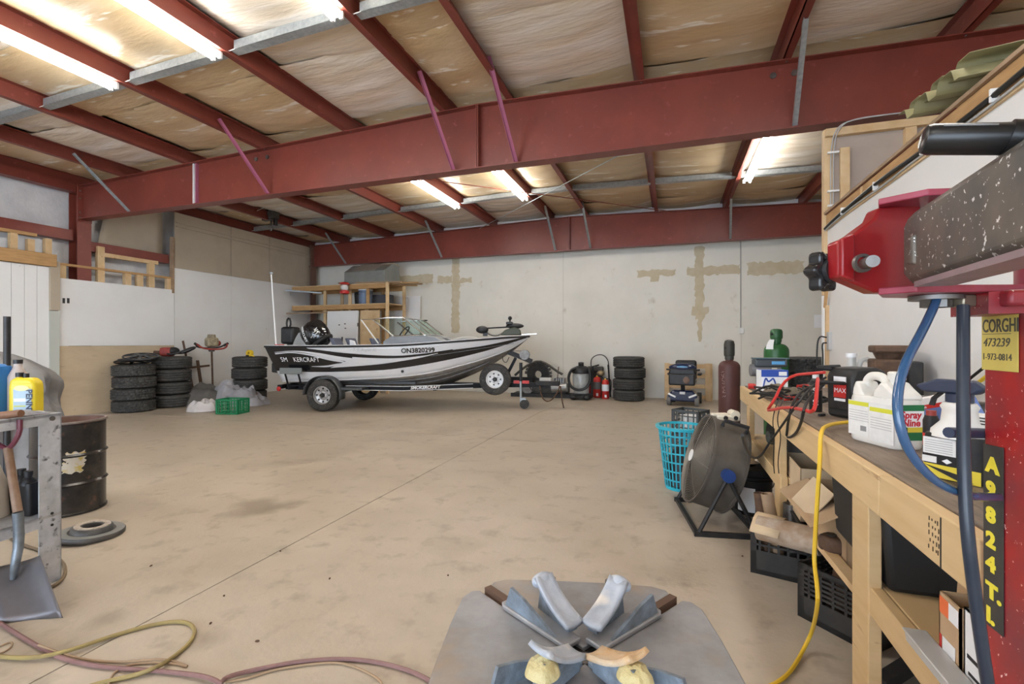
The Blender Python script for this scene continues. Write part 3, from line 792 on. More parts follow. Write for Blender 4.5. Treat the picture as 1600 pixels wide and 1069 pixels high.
# wheels
def tyre_mesh(name, R, Wd, r, n=44, tread=True, lugs=2):
    hw = Wd / 2
    prof = [(r, -hw * .72), (r + .012, -hw * .92), (r + (R - r) * .45, -hw * 1.0), (R - .035, -hw * .93), (R - .006, -hw * .80)]
    g = .014
    tr_ = []
    for k in range(4):
        a = -hw * .78 + k * hw * .39 * 1.0
        tr_ += [(R, a + .01), (R, a + hw * .39 - .008), (R - g, a + hw * .39 - .004), (R - g, a + hw * .39 + .004)]
    prof += tr_[:-2] + [(R - .006, hw * .80), (R - .035, hw * .93), (r + (R - r) * .45, hw), (r + .012, hw * .92), (r, hw * .72)]
    prof += [(r + .02, hw * .66), (R - .05, hw * .6), (R - .05, -hw * .6), (r + .02, -hw * .66)]
    vs_, fs = [], []
    m = len(prof); N = n * 2
    for j, (rr, z) in enumerate(prof):
        for i in range(N):
            q = rr
            if tread and rr > R - .01:
                if (i + (1 if z > 0 else 0) + (j // 4)) % 4 == 0 and rr > R - .004: q = R - .022
                if abs(z) > hw * .75 and i % 4 < 2: q = rr - .014
            a = 2 * math.pi * (i + (.8 * z / hw if tread else 0)) / N
            vs_.append((q * math.cos(a), q * math.sin(a), z))
    for j in range(m):
        for i in range(N):
            k = (j + 1) % m
            fs.append((j * N + i, j * N + (i + 1) % N, k * N + (i + 1) % N, k * N + i))
    b = B(); b.add(vs_, fs)
    return mesh(name, b)
ME_T1 = tyre_mesh('tyre', .375, .243, .20, 40)
ME_T2 = tyre_mesh('tyre', .385, .272, .205, 40)
ME_T3 = tyre_mesh('tyre', .385, .272, .205, 36, False)
ME_TW = tyre_mesh('tyre', .338, .22, .19, 36, False)
for me in (ME_T1, ME_T2, ME_T3, ME_TW): me.materials.append(m_rubber)
def rim(parent, m_, holes, R=.195, slot='round'):
    dish = B().lathe([(R, .085), (R * .93, .085), (R * .88, .03), (R * .55, .02), (R * .42, .045), (R * .20, .05), (.001, .05)], 30, cap0=False, cap1=False)
    o = O('rim', dish, m_, parent, solid=.006)
    O('rim_barrel', B().lathe([(R, .085), (R * .95, .06), (R * .9, -.085), (R, -.09)], 30, cap0=False, cap1=False), m_, o, solid=.004)
    for k in range(holes):
        a = 2 * math.pi * k / holes
        if slot == 'round':
            O('slot', B().cyl((R * .72 * math.cos(a), R * .72 * math.sin(a), .02), (R * .72 * math.cos(a), R * .72 * math.sin(a), .034), R * .11, n=10), m_black, o)
        else:
            c, s_ = math.cos(a), math.sin(a)
            O('slot', B().prism([(R * .50, 0), (R * .70, -R * .13), (R * .70, R * .13)], .026, .038, Matrix.Rotation(a, 4, 'Z')), m_black, o)
    O('hub', B().lathe([(R * .26, .04), (R * .25, .075), (R * .15, .09), (.001, .09)], 16), m_black, o)
    for k in range(5):
        a = 2 * math.pi * (k + .5) / 5
        O('lug_nut', B().cyl((R * .34 * math.cos(a), R * .34 * math.sin(a), .045), (R * .34 * math.cos(a), R * .34 * math.sin(a), .062), .011, n=6), m_iron, o)
    return o
m_silver = M('silver_wheel', (.55, .55, .55), (.45, .45, .45), scale=10, rough=.35, metal=.6)
def wheel(name, loc, rot, m_, holes, slot):
    o = O(name, ME_TW, None, tr); o.location = loc; o.rotation_euler = rot
    rim(o, m_, holes, .192, slot)
    return o
wheel('wheel', (WX, -.98, .338), (math.pi / 2, 0, 0), m_silver, 8, 'round')
o = O('wheel', ME_TW, None, tr, loc=(WX, .98, .338)); o.rotation_euler = (-math.pi / 2, 0, 0)
wheel('spare_wheel', (4.90, -.20, .645), (math.pi / 2, 0, 0), m_wpaint, 7, 'tri')
O('spare_bracket', B().bar((4.90, -.15, .645), (4.90, 0, .5), .08, .06), m_tr, tr)
def arc(u, v):
    a = math.pi * (-.06 + 1.05 * u)
    return Vector((WX + (.41) * math.cos(a), -.86 - .24 * v, .33 + .41 * math.sin(a)))
m_fend = M('grey_black_fender', (.07, .075, .08), rough=.35)
O('fender', B().grid(arc, 18, 2), m_fend, tr, solid=.012)
O('fender', B().grid(lambda u, v: Vector((arc(u, v).x, -arc(u, v).y, arc(u, v).z)), 18, 2), m_fend, tr, solid=.012)
O('fender_step', B().span((WX + .35, -1.0, .44), (WX + .85, -.62, .50)), m_fend, tr, .01)
gp = O('guide_board', B().span((.42, -1.06, .775), (.92, -1.02, .905)), M('grey_guide_carpet', (.20, .22, .22), rough=.9), tr, .015)
for x in (.52, .82): O('guide_post', B().bar((x, -1.03, .84), (x + .06, -.95, .44), .03, .03), m_tr, gp); O('guide_arm', B().bar((x + .06, -.97, .46), (x + .06, -.6, .46), .04, .04), m_tr, gp)
wp = O('winch_post', B().bar((5.02, 0, .52), (5.32, 0, 1.10), .07, .06), m_tr, tr)
O('winch_arm', B().bar((5.08, 0, 1.26), (5.68, 0, 1.02), .09, .10), m_blackm, wp)
O('bow_stop', B().cyl((5.12, -.06, 1.25), (5.12, .06, 1.25), .07, n=12), m_black, wp)
O('winch_drum', B().cyl((5.52, -.08, 1.17), (5.52, .08, 1.17), .11, n=14), m_iron, wp)
O('winch_strap', B().bar((5.15, 0, 1.26), (5.50, 0, 1.25), .05, .008), m_black, wp)
O('red_brace', B().bar((4.98, -.05, .56), (5.08, -.05, .76), .03, .05), m_red, wp)
O('strap_loop', B().tube([(5.05, -.06, 1.2), (5.03, -.06, 1.05), (5.12, -.06, .98), (5.18, -.06, 1.12)], .008, 5, smooth=2), m_cable, wp)
jk = O('tongue_jack', B().cyl((5.44, -.07, .22), (5.44, -.07, .70), .027, n=10), m_galv, tr)
O('jack_tube', B().cyl((5.44, -.07, .60), (5.44, -.07, 1.0), .035, n=10), m_black, jk)
O('caster_fork', B().span((5.42, -.11, .10), (5.56, -.03, .24)), m_galv, jk, .01)
O('caster', B().cyl((5.52, -.12, .10), (5.52, -.02, .10), .10, n=18), m_rubber, jk)
O('safety_chain', B().tube([(5.85, -.08, .5), (5.9, -.1, .25), (6.0, -.1, .16), (6.12, -.1, .2), (6.25, -.08, .38), (6.28, -.06, .5)], .016, 6, smooth=2), m_rust, tr)
O('safety_chain', B().tube([(6.30, -.03, .5), (6.33, -.06, .2), (6.37, -.06, .03)], .015, 6, smooth=1), m_rust, tr)
O('wiring_lead', B().tube([(5.6, -.08, .52), (5.7, -.1, .38), (5.9, -.1, .40), (6.1, -.08, .52)], .010, 6, smooth=2), m_cable, tr)

# ================================================================= tyres
def stack(px, py, n, me, hgt, names, jit, seed, shift=(0, 0)):
    rnd = random.Random(seed)
    p = G(px, py)
    dirc = Vector((p.x, p.y, 0)).normalized()
    p = p + dirc * me_r(me)
    lim = XL + me_r(me) + .05
    if p.x < lim: p = p * (lim / p.x)
    out = []
    for k in range(n):
        o = O('tyre', me, None, None)
        o.location = (p.x + rnd.uniform(-jit, jit) + shift[0] * k, p.y + rnd.uniform(-jit, jit) + shift[1] * k, hgt * (k + .5))
        o.rotation_euler = (0, 0, rnd.uniform(0, 6))
        tag(o, names[k], 'tire', 'loose tires')
        out.append(o)
    return p, out
def me_r(me): return max(v.co.x for v in me.vertices)
def nm(base): return ['bottom tire of ' + base, 'second tire from the bottom of ' + base, 'third tire from the bottom of ' + base, 'top tire of ' + base]
pA, sA = stack(209, 643, 4, ME_T1, .245, nm('the leftmost stack, by the plywood panel'), .02, 1)
pB, sB = stack(268, 635, 4, ME_T3, .283, nm('the second stack from the left, behind the dark tarp'), .02, 2)
pC, sC = stack(390, 630, 4, ME_T3, .275, nm('the stack behind the boat stern, smooth worn tread'), .025, 3)
pD, sD = stack(983, 628, 4, ME_T3, .272, nm('the stack against the back wall right of the extinguishers'), .018, 4)

# wheel trims on the first stack
m_trim = M('black_wheel_trim', (.02, .02, .022), rough=.4)
t = T('wheel_trim', 'flat black spoked wheel covers heaped on the leftmost tire stack', 'wheel cover', (pA.x + .02, pA.y, .985))
for k in range(3):
    b = B().tube([(.30 * math.cos(a), .30 * math.sin(a), 0) for a in [2 * math.pi * i / 24 for i in range(24)]], .018, 6, True)
    for j in range(7):
        a = 2 * math.pi * j / 7 + k
        b.bar((.05 * math.cos(a), .05 * math.sin(a), .02), (.30 * math.cos(a), .30 * math.sin(a), 0), .06, .018)
    b.cyl((0, 0, 0), (0, 0, .035), .07, n=12)
    b.xf(Matrix.Translation((-.05 + .08 * k, .03 * k, .05 + .055 * k)) @ Matrix.Rotation(.16 * (k - 1), 4, 'Y') @ Matrix.Rotation(.10 * k - .08, 4, 'X'))
    O('spoked_cover', b, m_trim, t)

# ice augers
m_orange = M('faded_red_engine', (.35, .05, .035), (.2, .03, .03), scale=12, rough=.5)
m_cream = M('cream_engine_cover', (.38, .32, .20), (.10, .08, .06), scale=12, rough=.5)
def auger(name, label, loc, lean, head_rot, cover):
    t = T(name, label, 'auger', loc, head_rot)
    top = 1.30
    sh = O('shaft', B().cyl((0, 0, .02), (lean[0], lean[1], top), .022, n=8), m_rust, t)
    for i in range(3):
        z0 = .04 + .1 * i
        O('flight', B().grid(lambda u, v: Vector(((.025 + .1 * v) * math.cos(6.28 * u + i), (.025 + .1 * v) * math.sin(6.28 * u + i), z0 + .1 * u)), 12, 1), m_rust, sh, solid=.006)
    c = Vector((lean[0], lean[1], top))
    hd = O('engine', B().span(c + Vector((-.13, -.11, .04)), c + Vector((.13, .11, .26))), cover, t, .05)
    O('recoil_cover', B().cyl(c + Vector((0, 0, .24)), c + Vector((0, 0, .33)), .10, .08, n=14), cover, hd)
    O('fuel_tank', B().ball(c + Vector((.12, .05, .12)), (.10, .09, .08)), m_orange, hd)
    O('gearcase', B().cyl(c + Vector((0, 0, -.08)), c + Vector((0, 0, .05)), .06, .09, n=12), m_iron, t)
    O('handlebar', B().tube([c + Vector(q) for q in ((-.32, -.05, .10), (-.25, -.18, .0), (0, -.20, -.03), (.25, -.18, 0), (.32, -.05, .10))], .020, 7, smooth=2), m_orange, t)
    O('handlebar', B().tube([c + Vector(q) for q in ((-.32, .05, .10), (-.25, .16, .02), (0, .18, 0), (.25, .16, .02), (.32, .05, .10))], .018, 7, smooth=2), m_blackm, t)
    for e in (-1, 1): O('grip', B().cyl(c + Vector((e * .26, 0, .06)), c + Vector((e * .36, 0, .12)), .028, n=8), m_black, t)
    return t
p = G(330, 612)
AUG = auger('ice_auger', 'upright petrol auger with cream engine and red handlebars leaning on white wall', (XL + .62, onX(333, 560, XL + .62).y, 0), (-.08, -.14), math.radians(70), m_cream)
t = T('ice_auger', 'red and black auger powerhead lying on the second tire stack', 'auger', (pB.x + .05, pB.y - .02, 1.13), math.radians(25))
O('engine', B().span((-.22, -.12, .0), (.02, .12, .20)), m_orange, t, .05)
O('fuel_tank', B().ball((.02, .0, .12), (.13, .11, .09)), m_blackm, t)
O('handlebar', B().tube([(-.05, -.1, .06), (.15, -.2, .04), (.42, -.12, .18), (.48, .0, .21), (.42, .12, .18), (.15, .2, .06), (-.05, .1, .06)], .020, 7, smooth=2), m_blackm, t)
O('brace', B().cyl((.1, -.15, .06), (.35, .12, .17), .016, n=6), m_blackm, t)
O('throttle', B().bar((.2, 0, .08), (.5, 0, .21), .03, .02), m_iron, t)
O('exhaust', B().cyl((-.34, -.05, .08), (-.2, -.05, .08), .05, n=10), m_rust, t)
pp = onX(300, 560, XL + .5)
t = T('auger_shaft', 'dark steel auger shaft standing upright beside the second tire stack', 'auger', (XL + .55, pp.y, 0), 0)
O('shaft', B().cyl((0, 0, .3), (-.10, -.18, 1.48), .022, n=8), m_rust, t)
O('flight', B().grid(lambda u, v: Vector(((.02 + .11 * v) * math.cos(12 * u), (.02 + .11 * v) * math.sin(12 * u), .02 + .35 * u)), 24, 1), m_rust, t, solid=.008)
O('core', B().cyl((0, 0, 0), (0, 0, .35), .02, n=8), m_rust, t)
pp = onX(318, 575, XL + .3)
t = T('steel_hoe', 'rusty iron bar and cross plate propped on the wall between the augers', 'tool', (XL + .30, pp.y, 0), 0)
O('bar', B().bar((0, 0, 0), (-.2, .0, 1.0), .07, .02, (1, 0, 0)), m_rust, t)
O('cross_plate', B().bar((-.15, -.28, .83), (-.15, .28, .86), .015, .05), m_rust, t)

# yellow strap reel on the third stack
t = T('strap_reel', 'small yellow ratchet strap bundle on the tire stack behind the boat', 'strap', (pC.x + .18, pC.y - .16, 1.10))
t.scale = (.7, .7, .65)
m_yel = M('yellow_webbing', (.75, .52, .03), rough=.6)
O('coil', B().lathe([(.05, -.05), (.12, -.05), (.12, .05), (.05, .05)], 18, Matrix.Translation((0, 0, .125)) @ Matrix.Rotation(math.pi / 2, 4, 'X'), closed=True), m_yel, t)
O('strap', B().tube([(.05, -.05, .06), (.2, -.07, .03), (.3, -.1, .02)], .02, 5, smooth=1), m_yel, t)
O('buckle', B().span((-.12, -.06, .0), (.02, .04, .06)), m_blackm, t, .01)

# tarps, bag, crate
def heap(rx, ry, h, seed, fold=.05, fs=3.0, n=46, m_=26, pw=.6, lift=None, top=0, skew=(0, 0)):
    def fn(u, v):
        a = 2 * math.pi * u
        r = v
        out = 1 + .22 * noise.noise(Vector((math.cos(a) * 1.4, math.sin(a) * 1.4, seed)))
        x, y = rx * r * out * math.cos(a), ry * r * out * math.sin(a)
        z = h * max(0, 1 - r ** (2.2 if skew == (0, 0) else 1.25)) ** pw
        x += skew[0] * (1 - r); y += skew[1] * (1 - r)
        e = Vector((x * fs, y * fs, seed * 3.7))
        n1 = .55 * math.sin(6.5 * noise.noise(e * .55) + .9 * e.x)
        n2 = .8 * noise.noise(e * 2.1 + Vector((5, 1, 2))) + 1.5 * (1 - 2.2 * abs(noise.noise(e * .9 + Vector((1, 7, 3)))))
        k = min(1, (1 - r) * 4 + .15)
        z += fold * (n1 + .5 * n2) * k * (1 if r > .02 else .9)
        if lift: z += lift(x, y)
        return Vector((x, y, max(z, .006)))
    return B().grid(fn, n, m_, True)
m_tarp = M('silver_grey_tarp', (.42, .42, .45), (.33, .33, .36), scale=6, rough=.45, bump=.3, bscale=9)
m_dtarp = M('charcoal_canvas', (.085, .08, .075), (.13, .12, .11), scale=5, rough=.75, bump=.2, bscale=9)
m_sack = M('white_plastic_sack', (.62, .60, .60), (.52, .50, .50), scale=5, rough=.4, bump=.3, bscale=8)
pt = G(372, 632)
o = O('tarp', heap(.92, .48, .50, 3.3, .11, 6.0, 120, 56, .75, skew=(-.42, .1)), m_tarp); o.location = (pt.x - .15, pt.y + .1, 0); o.rotation_euler = (0, 0, -.15)
tag(o, 'crumpled silver-grey tarp heaped in front of the tire stack near the stern', 'tarp')
pt = G(300, 634)
o = O('tarp', heap(.74, .44, .44, 8.1, .09, 3.4, 100, 44, .6, skew=(-.2, .1)), m_dtarp); o.location = (pt.x - .1, pt.y + .25, 0); o.rotation_euler = (0, 0, .3)
tag(o, 'charcoal canvas tarp lying between the tire stacks and the silver tarp', 'tarp')
pt = G(312, 643)
o = O('plastic_sack', heap(.36, .26, .18, 5.5, .07, 8, 80, 34, .5), m_sack); o.location = (pt.x, pt.y + .1, 0)
tag(o, 'slumped white plastic sack beside the green crate', 'bag')

def crate(name, label, loc, rz, sx, sy, sz, m_, group='plastic crates', solid_low=.35, bars=5, hbars=3, tilt=None):
    t = T(name, label, 'crate', loc, rz, group, tilt)
    w = .012
    O('base', B().span((-sx / 2, -sy / 2, 0), (sx / 2, sy / 2, .014)), m_, t)
    for ax in range(4):
        R = Matrix.Rotation(ax * math.pi / 2, 3, 'Z')
        L, Dp = (sx, sy) if ax % 2 == 0 else (sy, sx)
        b = B()
        def bx(x0, z0, x1, z1): b.span((x0, -Dp / 2, z0), (x1, -Dp / 2 + w, z1))
        bx(-L / 2, sz - .03, L / 2, sz); bx(-L / 2, 0, L / 2, .03)
        for e in (-1, 1): bx(e * L / 2 - (.035 if e > 0 else 0), 0, e * L / 2 + (.035 if e < 0 else 0), sz)
        if solid_low: bx(-L / 2, 0, L / 2, sz * solid_low)
        for i in range(1, bars): x = -L / 2 + L * i / bars; bx(x - .006, sz * solid_low, x + .006, sz)
        for i in range(1, hbars + 1): z = sz * solid_low + (sz - sz * solid_low) * i / (hbars + 1); bx(-L / 2, z - .006, L / 2, z + .006)
        b.v = [tuple(R @ Vector(p)) for p in b.v]
        O('side_panel', b, m_, t)
    return t
m_green = M('green_crate_plastic', (.008, .23, .09), rough=.4)
pt = G(350, 648)
crate('milk_crate', 'green plastic milk crate on the floor in front of the tarps', (pt.x, pt.y + .2, 0), math.radians(12), .48, .36, .30, m_green, None, .0, 7, 3)
# ================================================================= lumber rack in the far left corner
YRk = 11.5
def rk(px, py): return onY(px, py, YRk)
z1, z2 = 2.98, 2.40
xl_, xr_ = -10.95, rk(606, 450).x
t = T('lumber_rack', 'timber storage rack with two shelves in the far left corner', 'rack', (0, YRk, 0))
for z in (z1, z2):
    O('front_rail', B().span((xl_, -.02, z), (xr_, .03, z + .13)), m_wood, t, .006)
    O('back_rail', B().span((xl_, .85, z), (xr_, .9, z + .13)), m_wood, t, .006)
    O('shelf_board', B().span((xl_, -.02, z + .13), (xr_, .9, z + .15)), m_woodp, t)
for px in (506, 545, 573, 607):
    x = rk(px, 470).x
    for yy in (-.07 if px > 600 else .04, .80):
        O('post', B().span((x - .05, yy, 0), (x + .04, yy + .05, (z1 + .15 if px > 600 else z1))), m_woodp if px != 573 else m_wood, t, .004)
for i, (px, ex, zz) in enumerate(((628, .0, 3.02), (650, .1, 2.97), (652, .22, 2.93), (640, .32, 3.0))):
    x = rk(px, 455).x
    o = O('timber_length', B().bar((x - 2.2, .12 + .14 * i, z1 + .19), (x, -.05 + .14 * i, z1 + .12 - .02 * i), .10, .04), m_wood if i % 2 else m_oldwood)
    o.location = (0, YRk, .02)
    tag(o, ['short reddish board at the front of the rack top', 'long board poking farthest past the rack post', 'lowest grey board end jutting from the rack top', 'board end behind the others on the rack top'][i], 'lumber', 'boards stored on the rack')
for i, (y0, zz) in enumerate(((.05, z2 - .10), (.3, z2 - .08))):
    o = O('timber_length', B().bar((xl_ + .03, y0 - .3, zz), (xl_ + 2.0, y0 + .2, zz + .04), .09, .03), m_oldwood); o.location = (0, YRk, 0)
    tag(o, ['grey board slung under the lower rack shelf at the front', 'grey board slung under the lower rack shelf at the back'][i], 'lumber', 'boards stored on the rack')
o = O('metal_channel', B().bar((xl_ - .02, -.25, z1 + .02), (xl_ + 1.0, .1, z1 - .06), .05, .04), m_galv); o.location = (0, YRk, 0)
tag(o, 'grey metal channel poking out left of the top rack shelf', 'metal bar')
o = O('storage_tote', B().span((-.5, 0, 0), (.3, .3, .3)), M('dark_tote', (.08, .08, .09), rough=.6), None, .02); o.location = (rk(622 - 20, 470).x - .5, YRk + .45, z2 + .15)
tag(o, 'dark flat tote on the lower rack shelf beside the right post', 'tote')
# furnace casing
xa, xb = rk(537, 430).x, rk(600, 430).x
t = T('furnace_casing', 'grey sheet-metal duct box with sloped top standing on the rack', 'duct', ((xa + xb) / 2, YRk + .42, z1 + .15))
hw = (xb - xa) / 2
m_sheet = M('grey_sheet_metal', (.27, .28, .265), (.22, .23, .215), scale=3, rough=.45, metal=.3)
O('body', B().prism([(-.40, 0), (.40, 0), (.40, .60), (0, .60), (-.40, .36)], -hw, hw, basis((0, 0, 0), (0, 1, 0), (0, 0, 1))), m_sheet, t, .008)
O('top_panel', B().bar((0, -.41, .375), (0, -.01, .612), hw * 1.1, .012), M('brown_grey_panel', (.30, .26, .22), rough=.5), t)
O('flap', B().span((hw - .35, .0, .60), (hw + .02, .3, .62)), M('tan_insulation', (.42, .34, .22), rough=.9), t)
# red lantern and blue bucket on the lower shelf / rail
p = rk(544, 470)
t = T('red_lantern', 'shiny red gas lamp hanging at the front of the rack', 'lamp', (p.x, YRk - .16, 2.83))
t.scale = (.9, .9, .66)
O('fount', B().lathe([(.08, 0), (.14, .02), (.15, .12), (.09, .17)], 18), m_red, t)
O('globe', B().lathe([(.09, .17), (.12, .24), (.12, .34), (.08, .40)], 18), M('pale_glass', (.7, .7, .68), rough=.2), t)
O('hood', B().lathe([(.08, .40), (.17, .43), (.12, .50), (.03, .52)], 18), m_red, t)
O('bail', B().tube([(-.12, 0, .1), (-.17, 0, .35), (0, 0, .6), (.17, 0, .35), (.12, 0, .1)], .008, 5, smooth=2), m_iron, t)
def pail(name, label, loc, r, h, m_, cat='bucket', lid=None, group=None, inner=None):
    t = T(name, label, cat, loc, 0, group)
    O('body', B().lathe([(r * .86, 0), (r * .9, .02), (r, h), (r * 1.04, h), (r * 1.04, h - .03), (r, h - .03), (r * 1.03, h - .06), (r * 1.03, h - .08)][:3] + [(r * 1.05, h - .002), (r * 1.05, h + .01), (r * .97, h + .01), (r * .84, .02)], 28, cap1=True), m_, t)
    for z in (h * .80, h * .88): O('ring', B().lathe([(r * .98, z - .006), (r * 1.05, z), (r * .98, z + .006)], 28, cap0=False, cap1=False), m_, t)
    O('handle', B().tube([(r * 1.04 * math.cos(a), -.02 - .10 * math.sin(a), h * .82 - .75 * r * math.sin(a)) for a in [math.pi * i / 12 for i in range(13)]], .005, 5), m_iron, t)
    if lid: O('lid', B().lathe([(r * 1.07, h - .02), (r * 1.07, h + .015), (r * .95, h + .02), (r * .9, h + .008), (.001, h + .008)], 28), lid, t)
    return t
x = rk(563, 480).x
pail('pail', 'blue-grey pail on the lower rack shelf under the duct box', (x, YRk + .25, z2 + .15), .20, .42, M('blue_grey_pail', (.16, .22, .33), rough=.4), lid=m_wpaint)
x = rk(546, 480).x
pail('pail', 'dark pail on the lower rack shelf left of the blue one', (x, YRk + .5, z2 + .15), .17, .38, m_black)
def leaning(name, label, px0, px1, ztop_, Yb, m_, lean=.12, cat='panel', zb=0.0):
    a, b_ = onY(px0, 500, Yb), onY(px1, 500, Yb)
    t = T(name, label, cat, ((a.x + b_.x) / 2, Yb, zb))
    w = (b_.x - a.x) / 2
    R = Matrix.Rotation(-math.atan2(lean, ztop_), 4, 'X')
    O('sheet', B().span((-w, -.02, 0), (w, .02, ztop_)).xf(R), m_, t, .004)
    return t, R, w
t, R, w = leaning('leaning_door', 'white door slab with scuff marks under the lumber rack', 508, 556, 2.36, YRk - .12, m_wallp)
for i, (x, z) in enumerate(((-.1, 1.95), (.1, 1.98), (.12, 1.85), (.02, 1.5))):
    O('scuff', B().box((x, -.022, z), (.05, .002, .03 if i < 3 else .2)).xf(R), m_black, t)
O('hinge', B().span((w - .01, -.03, 1.9), (w + .02, .0, 2.0)).xf(R), m_iron, t)
leaning('leaning_sheet', 'plain white sheet leaning on the back wall right of the rack', 613, 652, 2.85, 12.45, m_wallp, .2)
p = onY(575, 520, YRk - .1)
o = O('plywood_offcut', B().span((-.35, 0, 0), (.3, .02, 2.36)), m_woodp); o.location = (p.x, YRk + .02, 0); tag(o, 'narrow pine board standing behind the boat windscreen', 'board')

# ================================================================= along the back wall
# machine with toothed wheel on black base
pm = G(868, 622)
t = T('garden_machine', 'grimy small engine machine with a half toothed wheel by the back wall', 'machine', (pm.x - .22, pm.y + .30, 0), .04)
O('skid', B().span((-1.0, -.28, .0), (.72, .32, .08)), m_blackm, t, .01)
O('skid_edge', B().span((-1.0, -.31, .0), (.72, -.28, .10)), m_blackm, t)
O('chassis', B().span((-.75, -.22, .08), (.5, .22, .34)), m_hoist, t, .04)
hw_ = B().lathe([(.10, -.06), (.30, -.06), (.30, .06), (.10, .06)], 30, Matrix.Translation((-.32, 0, .58)) @ Matrix.Rotation(math.pi / 2, 4, 'X'), closed=True)
wh = O('toothed_wheel', hw_, m_blackm, t)
for k in range(12):
    a = math.pi * (k - .5) / 11
    O('tooth', B().box((-.32 + .33 * math.cos(a), 0, .58 + .33 * math.sin(a)), (.06, .14, .07), Matrix.Rotation(-a, 3, 'Y')), m_hoist, wh)
O('chain_guard', B().tube([(-.95, -.08, .55), (-.8, -.08, .68), (-.55, -.08, .86), (-.3, -.08, .95), (-.05, -.08, .86), (.2, -.08, .68), (.35, -.08, .60)], .035, 6, smooth=1), m_hoist, t)
O('carburettor_cover', B().span((-.22, -.33, .34), (.08, -.2, .52)), m_wpaint, t, .02)
O('silver_cylinder', B().cyl((.1, -.26, .25), (.5, -.26, .28), .12, n=14), m_alu, t)
for k in range(5): O('cooling_fin', B().span((.14 + .06 * k, -.25, .34), (.17 + .06 * k, .15, .50)), m_alu, t)
O('pulley', B().cyl((-.55, -.30, .22), (-.55, -.22, .22), .14, n=18), m_iron, t)
O('control_rod', B().cyl((.2, -.1, .3), (.25, -.1, .80), .012, n=6), m_rust, t)
O('front_plate', B().span((-1.02, -.26, .36), (-.40, -.20, .52)), m_tr, t, .01)

# shop vacuum
pv = G(905, 626)
t = T('shop_vacuum', 'black and clear canister shop vacuum against the back wall', 'vacuum', (pv.x, pv.y + .28, 0))
b = B()
for k in range(4):
    a = math.pi / 4 + k * math.pi / 2
    O('caster_foot', B().ball((.24 * math.cos(a), .24 * math.sin(a), .07), (.10, .10, .07)), m_black, t)
O('dolly', B().lathe([(.26, .05), (.27, .12), (.2, .16)], 24), m_black, t)
O('lower_tank', B().lathe([(.19, .12), (.20, .3), (.21, .33)], 24), M('pale_grey_tank', (.42, .43, .42), rough=.35), t)
O('clear_tank', B().lathe([(.21, .33), (.22, .60), (.20, .66)], 24), M('smoky_clear_plastic', (.28, .30, .30), (.45, .46, .45), scale=5, rough=.2), t)
O('motor_head', B().lathe([(.23, .66), (.24, .72), (.20, .80), (.12, .84), (.001, .85)], 24), m_black, t)
O('power_knob', B().cyl((0, -.02, .83), (0, -.04, .93), .07, n=12), m_black, t)
O('suction_hose', B().tube([(-.08, -.16, .80), (-.22, -.18, .76), (-.30, -.2, .55), (-.22, -.26, .32), (0, -.28, .24), (.22, -.26, .34), (.28, -.2, .6), (.2, -.15, .8)], .035, 8, smooth=2), m_black, t)
O('hose_wand', B().cyl((.28, -.1, .12), (.30, -.05, .84), .028, n=8), m_black, t)

def extinguisher(px, py, label, r, h, mlab):
    p = G(px, py)
    t = T('fire_extinguisher', label, 'extinguisher', (p.x, p.y + .12, 0), 0, 'fire extinguishers')
    O('cylinder', B().lathe([(r * .9, 0), (r, .02), (r, h * .74), (r * .75, h * .84), (r * .35, h * .88), (.001, h * .88)], 22), m_red, t)
    O('label', B().lathe([(r * 1.01, h * .36), (r * 1.012, h * .66)], 22, cap0=False, cap1=False), mlab, t)
    O('inspection_tag', B().span((-.01, -r - .006, h * .08), (.045, -r - .002, h * .2)), m_wpaint, t)
    O('valve', B().cyl((0, 0, h * .86), (0, 0, h * .95), .025, n=10), m_chrome, t)
    O('lever', B().bar((.02, 0, h * .95), (-.13, -.02, h * .99), .03, .015), m_blackm, t)
    O('lever', B().bar((.02, 0, h * .92), (-.12, -.02, h * .92), .03, .012), m_blackm, t)
    O('hose', B().tube([(.03, 0, h * .92), (r + .04, 0, h * .9), (r + .05, 0, h * .6), (r + .03, 0, h * .2)], .014, 6, smooth=2), m_black, t)
    O('gauge', B().cyl((0, -.02, h * .90), (0, -.04, h * .90), .022, n=10), m_yel, t)
extinguisher(932, 622, 'red extinguisher with dark label, left of the pair', .105, .62, M('dark_label', (.16, .15, .15), rough=.5))
extinguisher(945, 624, 'red extinguisher with white label, right of the pair', .095, .56, m_wpaint)
p = G(922, 620)
t = T('red_jerry_tank', 'small dark red container between the vacuum and extinguishers', 'can', (p.x, min(p.y + .3, YB - .14), 0))
O('body', B().span((-.1, -.1, 0), (.1, .1, .30)), M('dark_red', (.25, .015, .02), rough=.4), t, .03)
O('cap', B().cyl((0, 0, .29), (0, 0, .34), .03, n=10), m_black, t)
p = G(952, 622)
t = T('pressure_sprayer', 'black spray lance with looped hose and grimy pump by extinguishers', 'sprayer', (p.x, min(p.y + .3, YB - .14), 0))
O('lance', B().cyl((0, 0, .0), (-.06, .0, .85), .022, n=8), m_black, t)
O('hose', B().tube([(-.06, 0, .80), (-.05, .0, .95), (-.16, 0, 1.10), (-.33, 0, 1.12), (-.50, 0, 1.02), (-.52, 0, .85), (-.5, 0, .78)], .013, 6, smooth=2), m_black, t)
O('pump', B().span((-.62, -.08, .66), (-.18, .08, .80)), m_hoist, t, .04)
O('handle', B().bar((-.7, 0, .72), (-.3, 0, .84), .05, .04), m_blackm, t)
O('stand', B().span((-.56, .02, 0), (-.24, .1, .68)), m_hoist, t)
O('valve_body', B().ball((-.25, -.06, .62), (.1, .07, .08)), M('brass_grime', (.35, .27, .16), rough=.5, metal=.5), t)

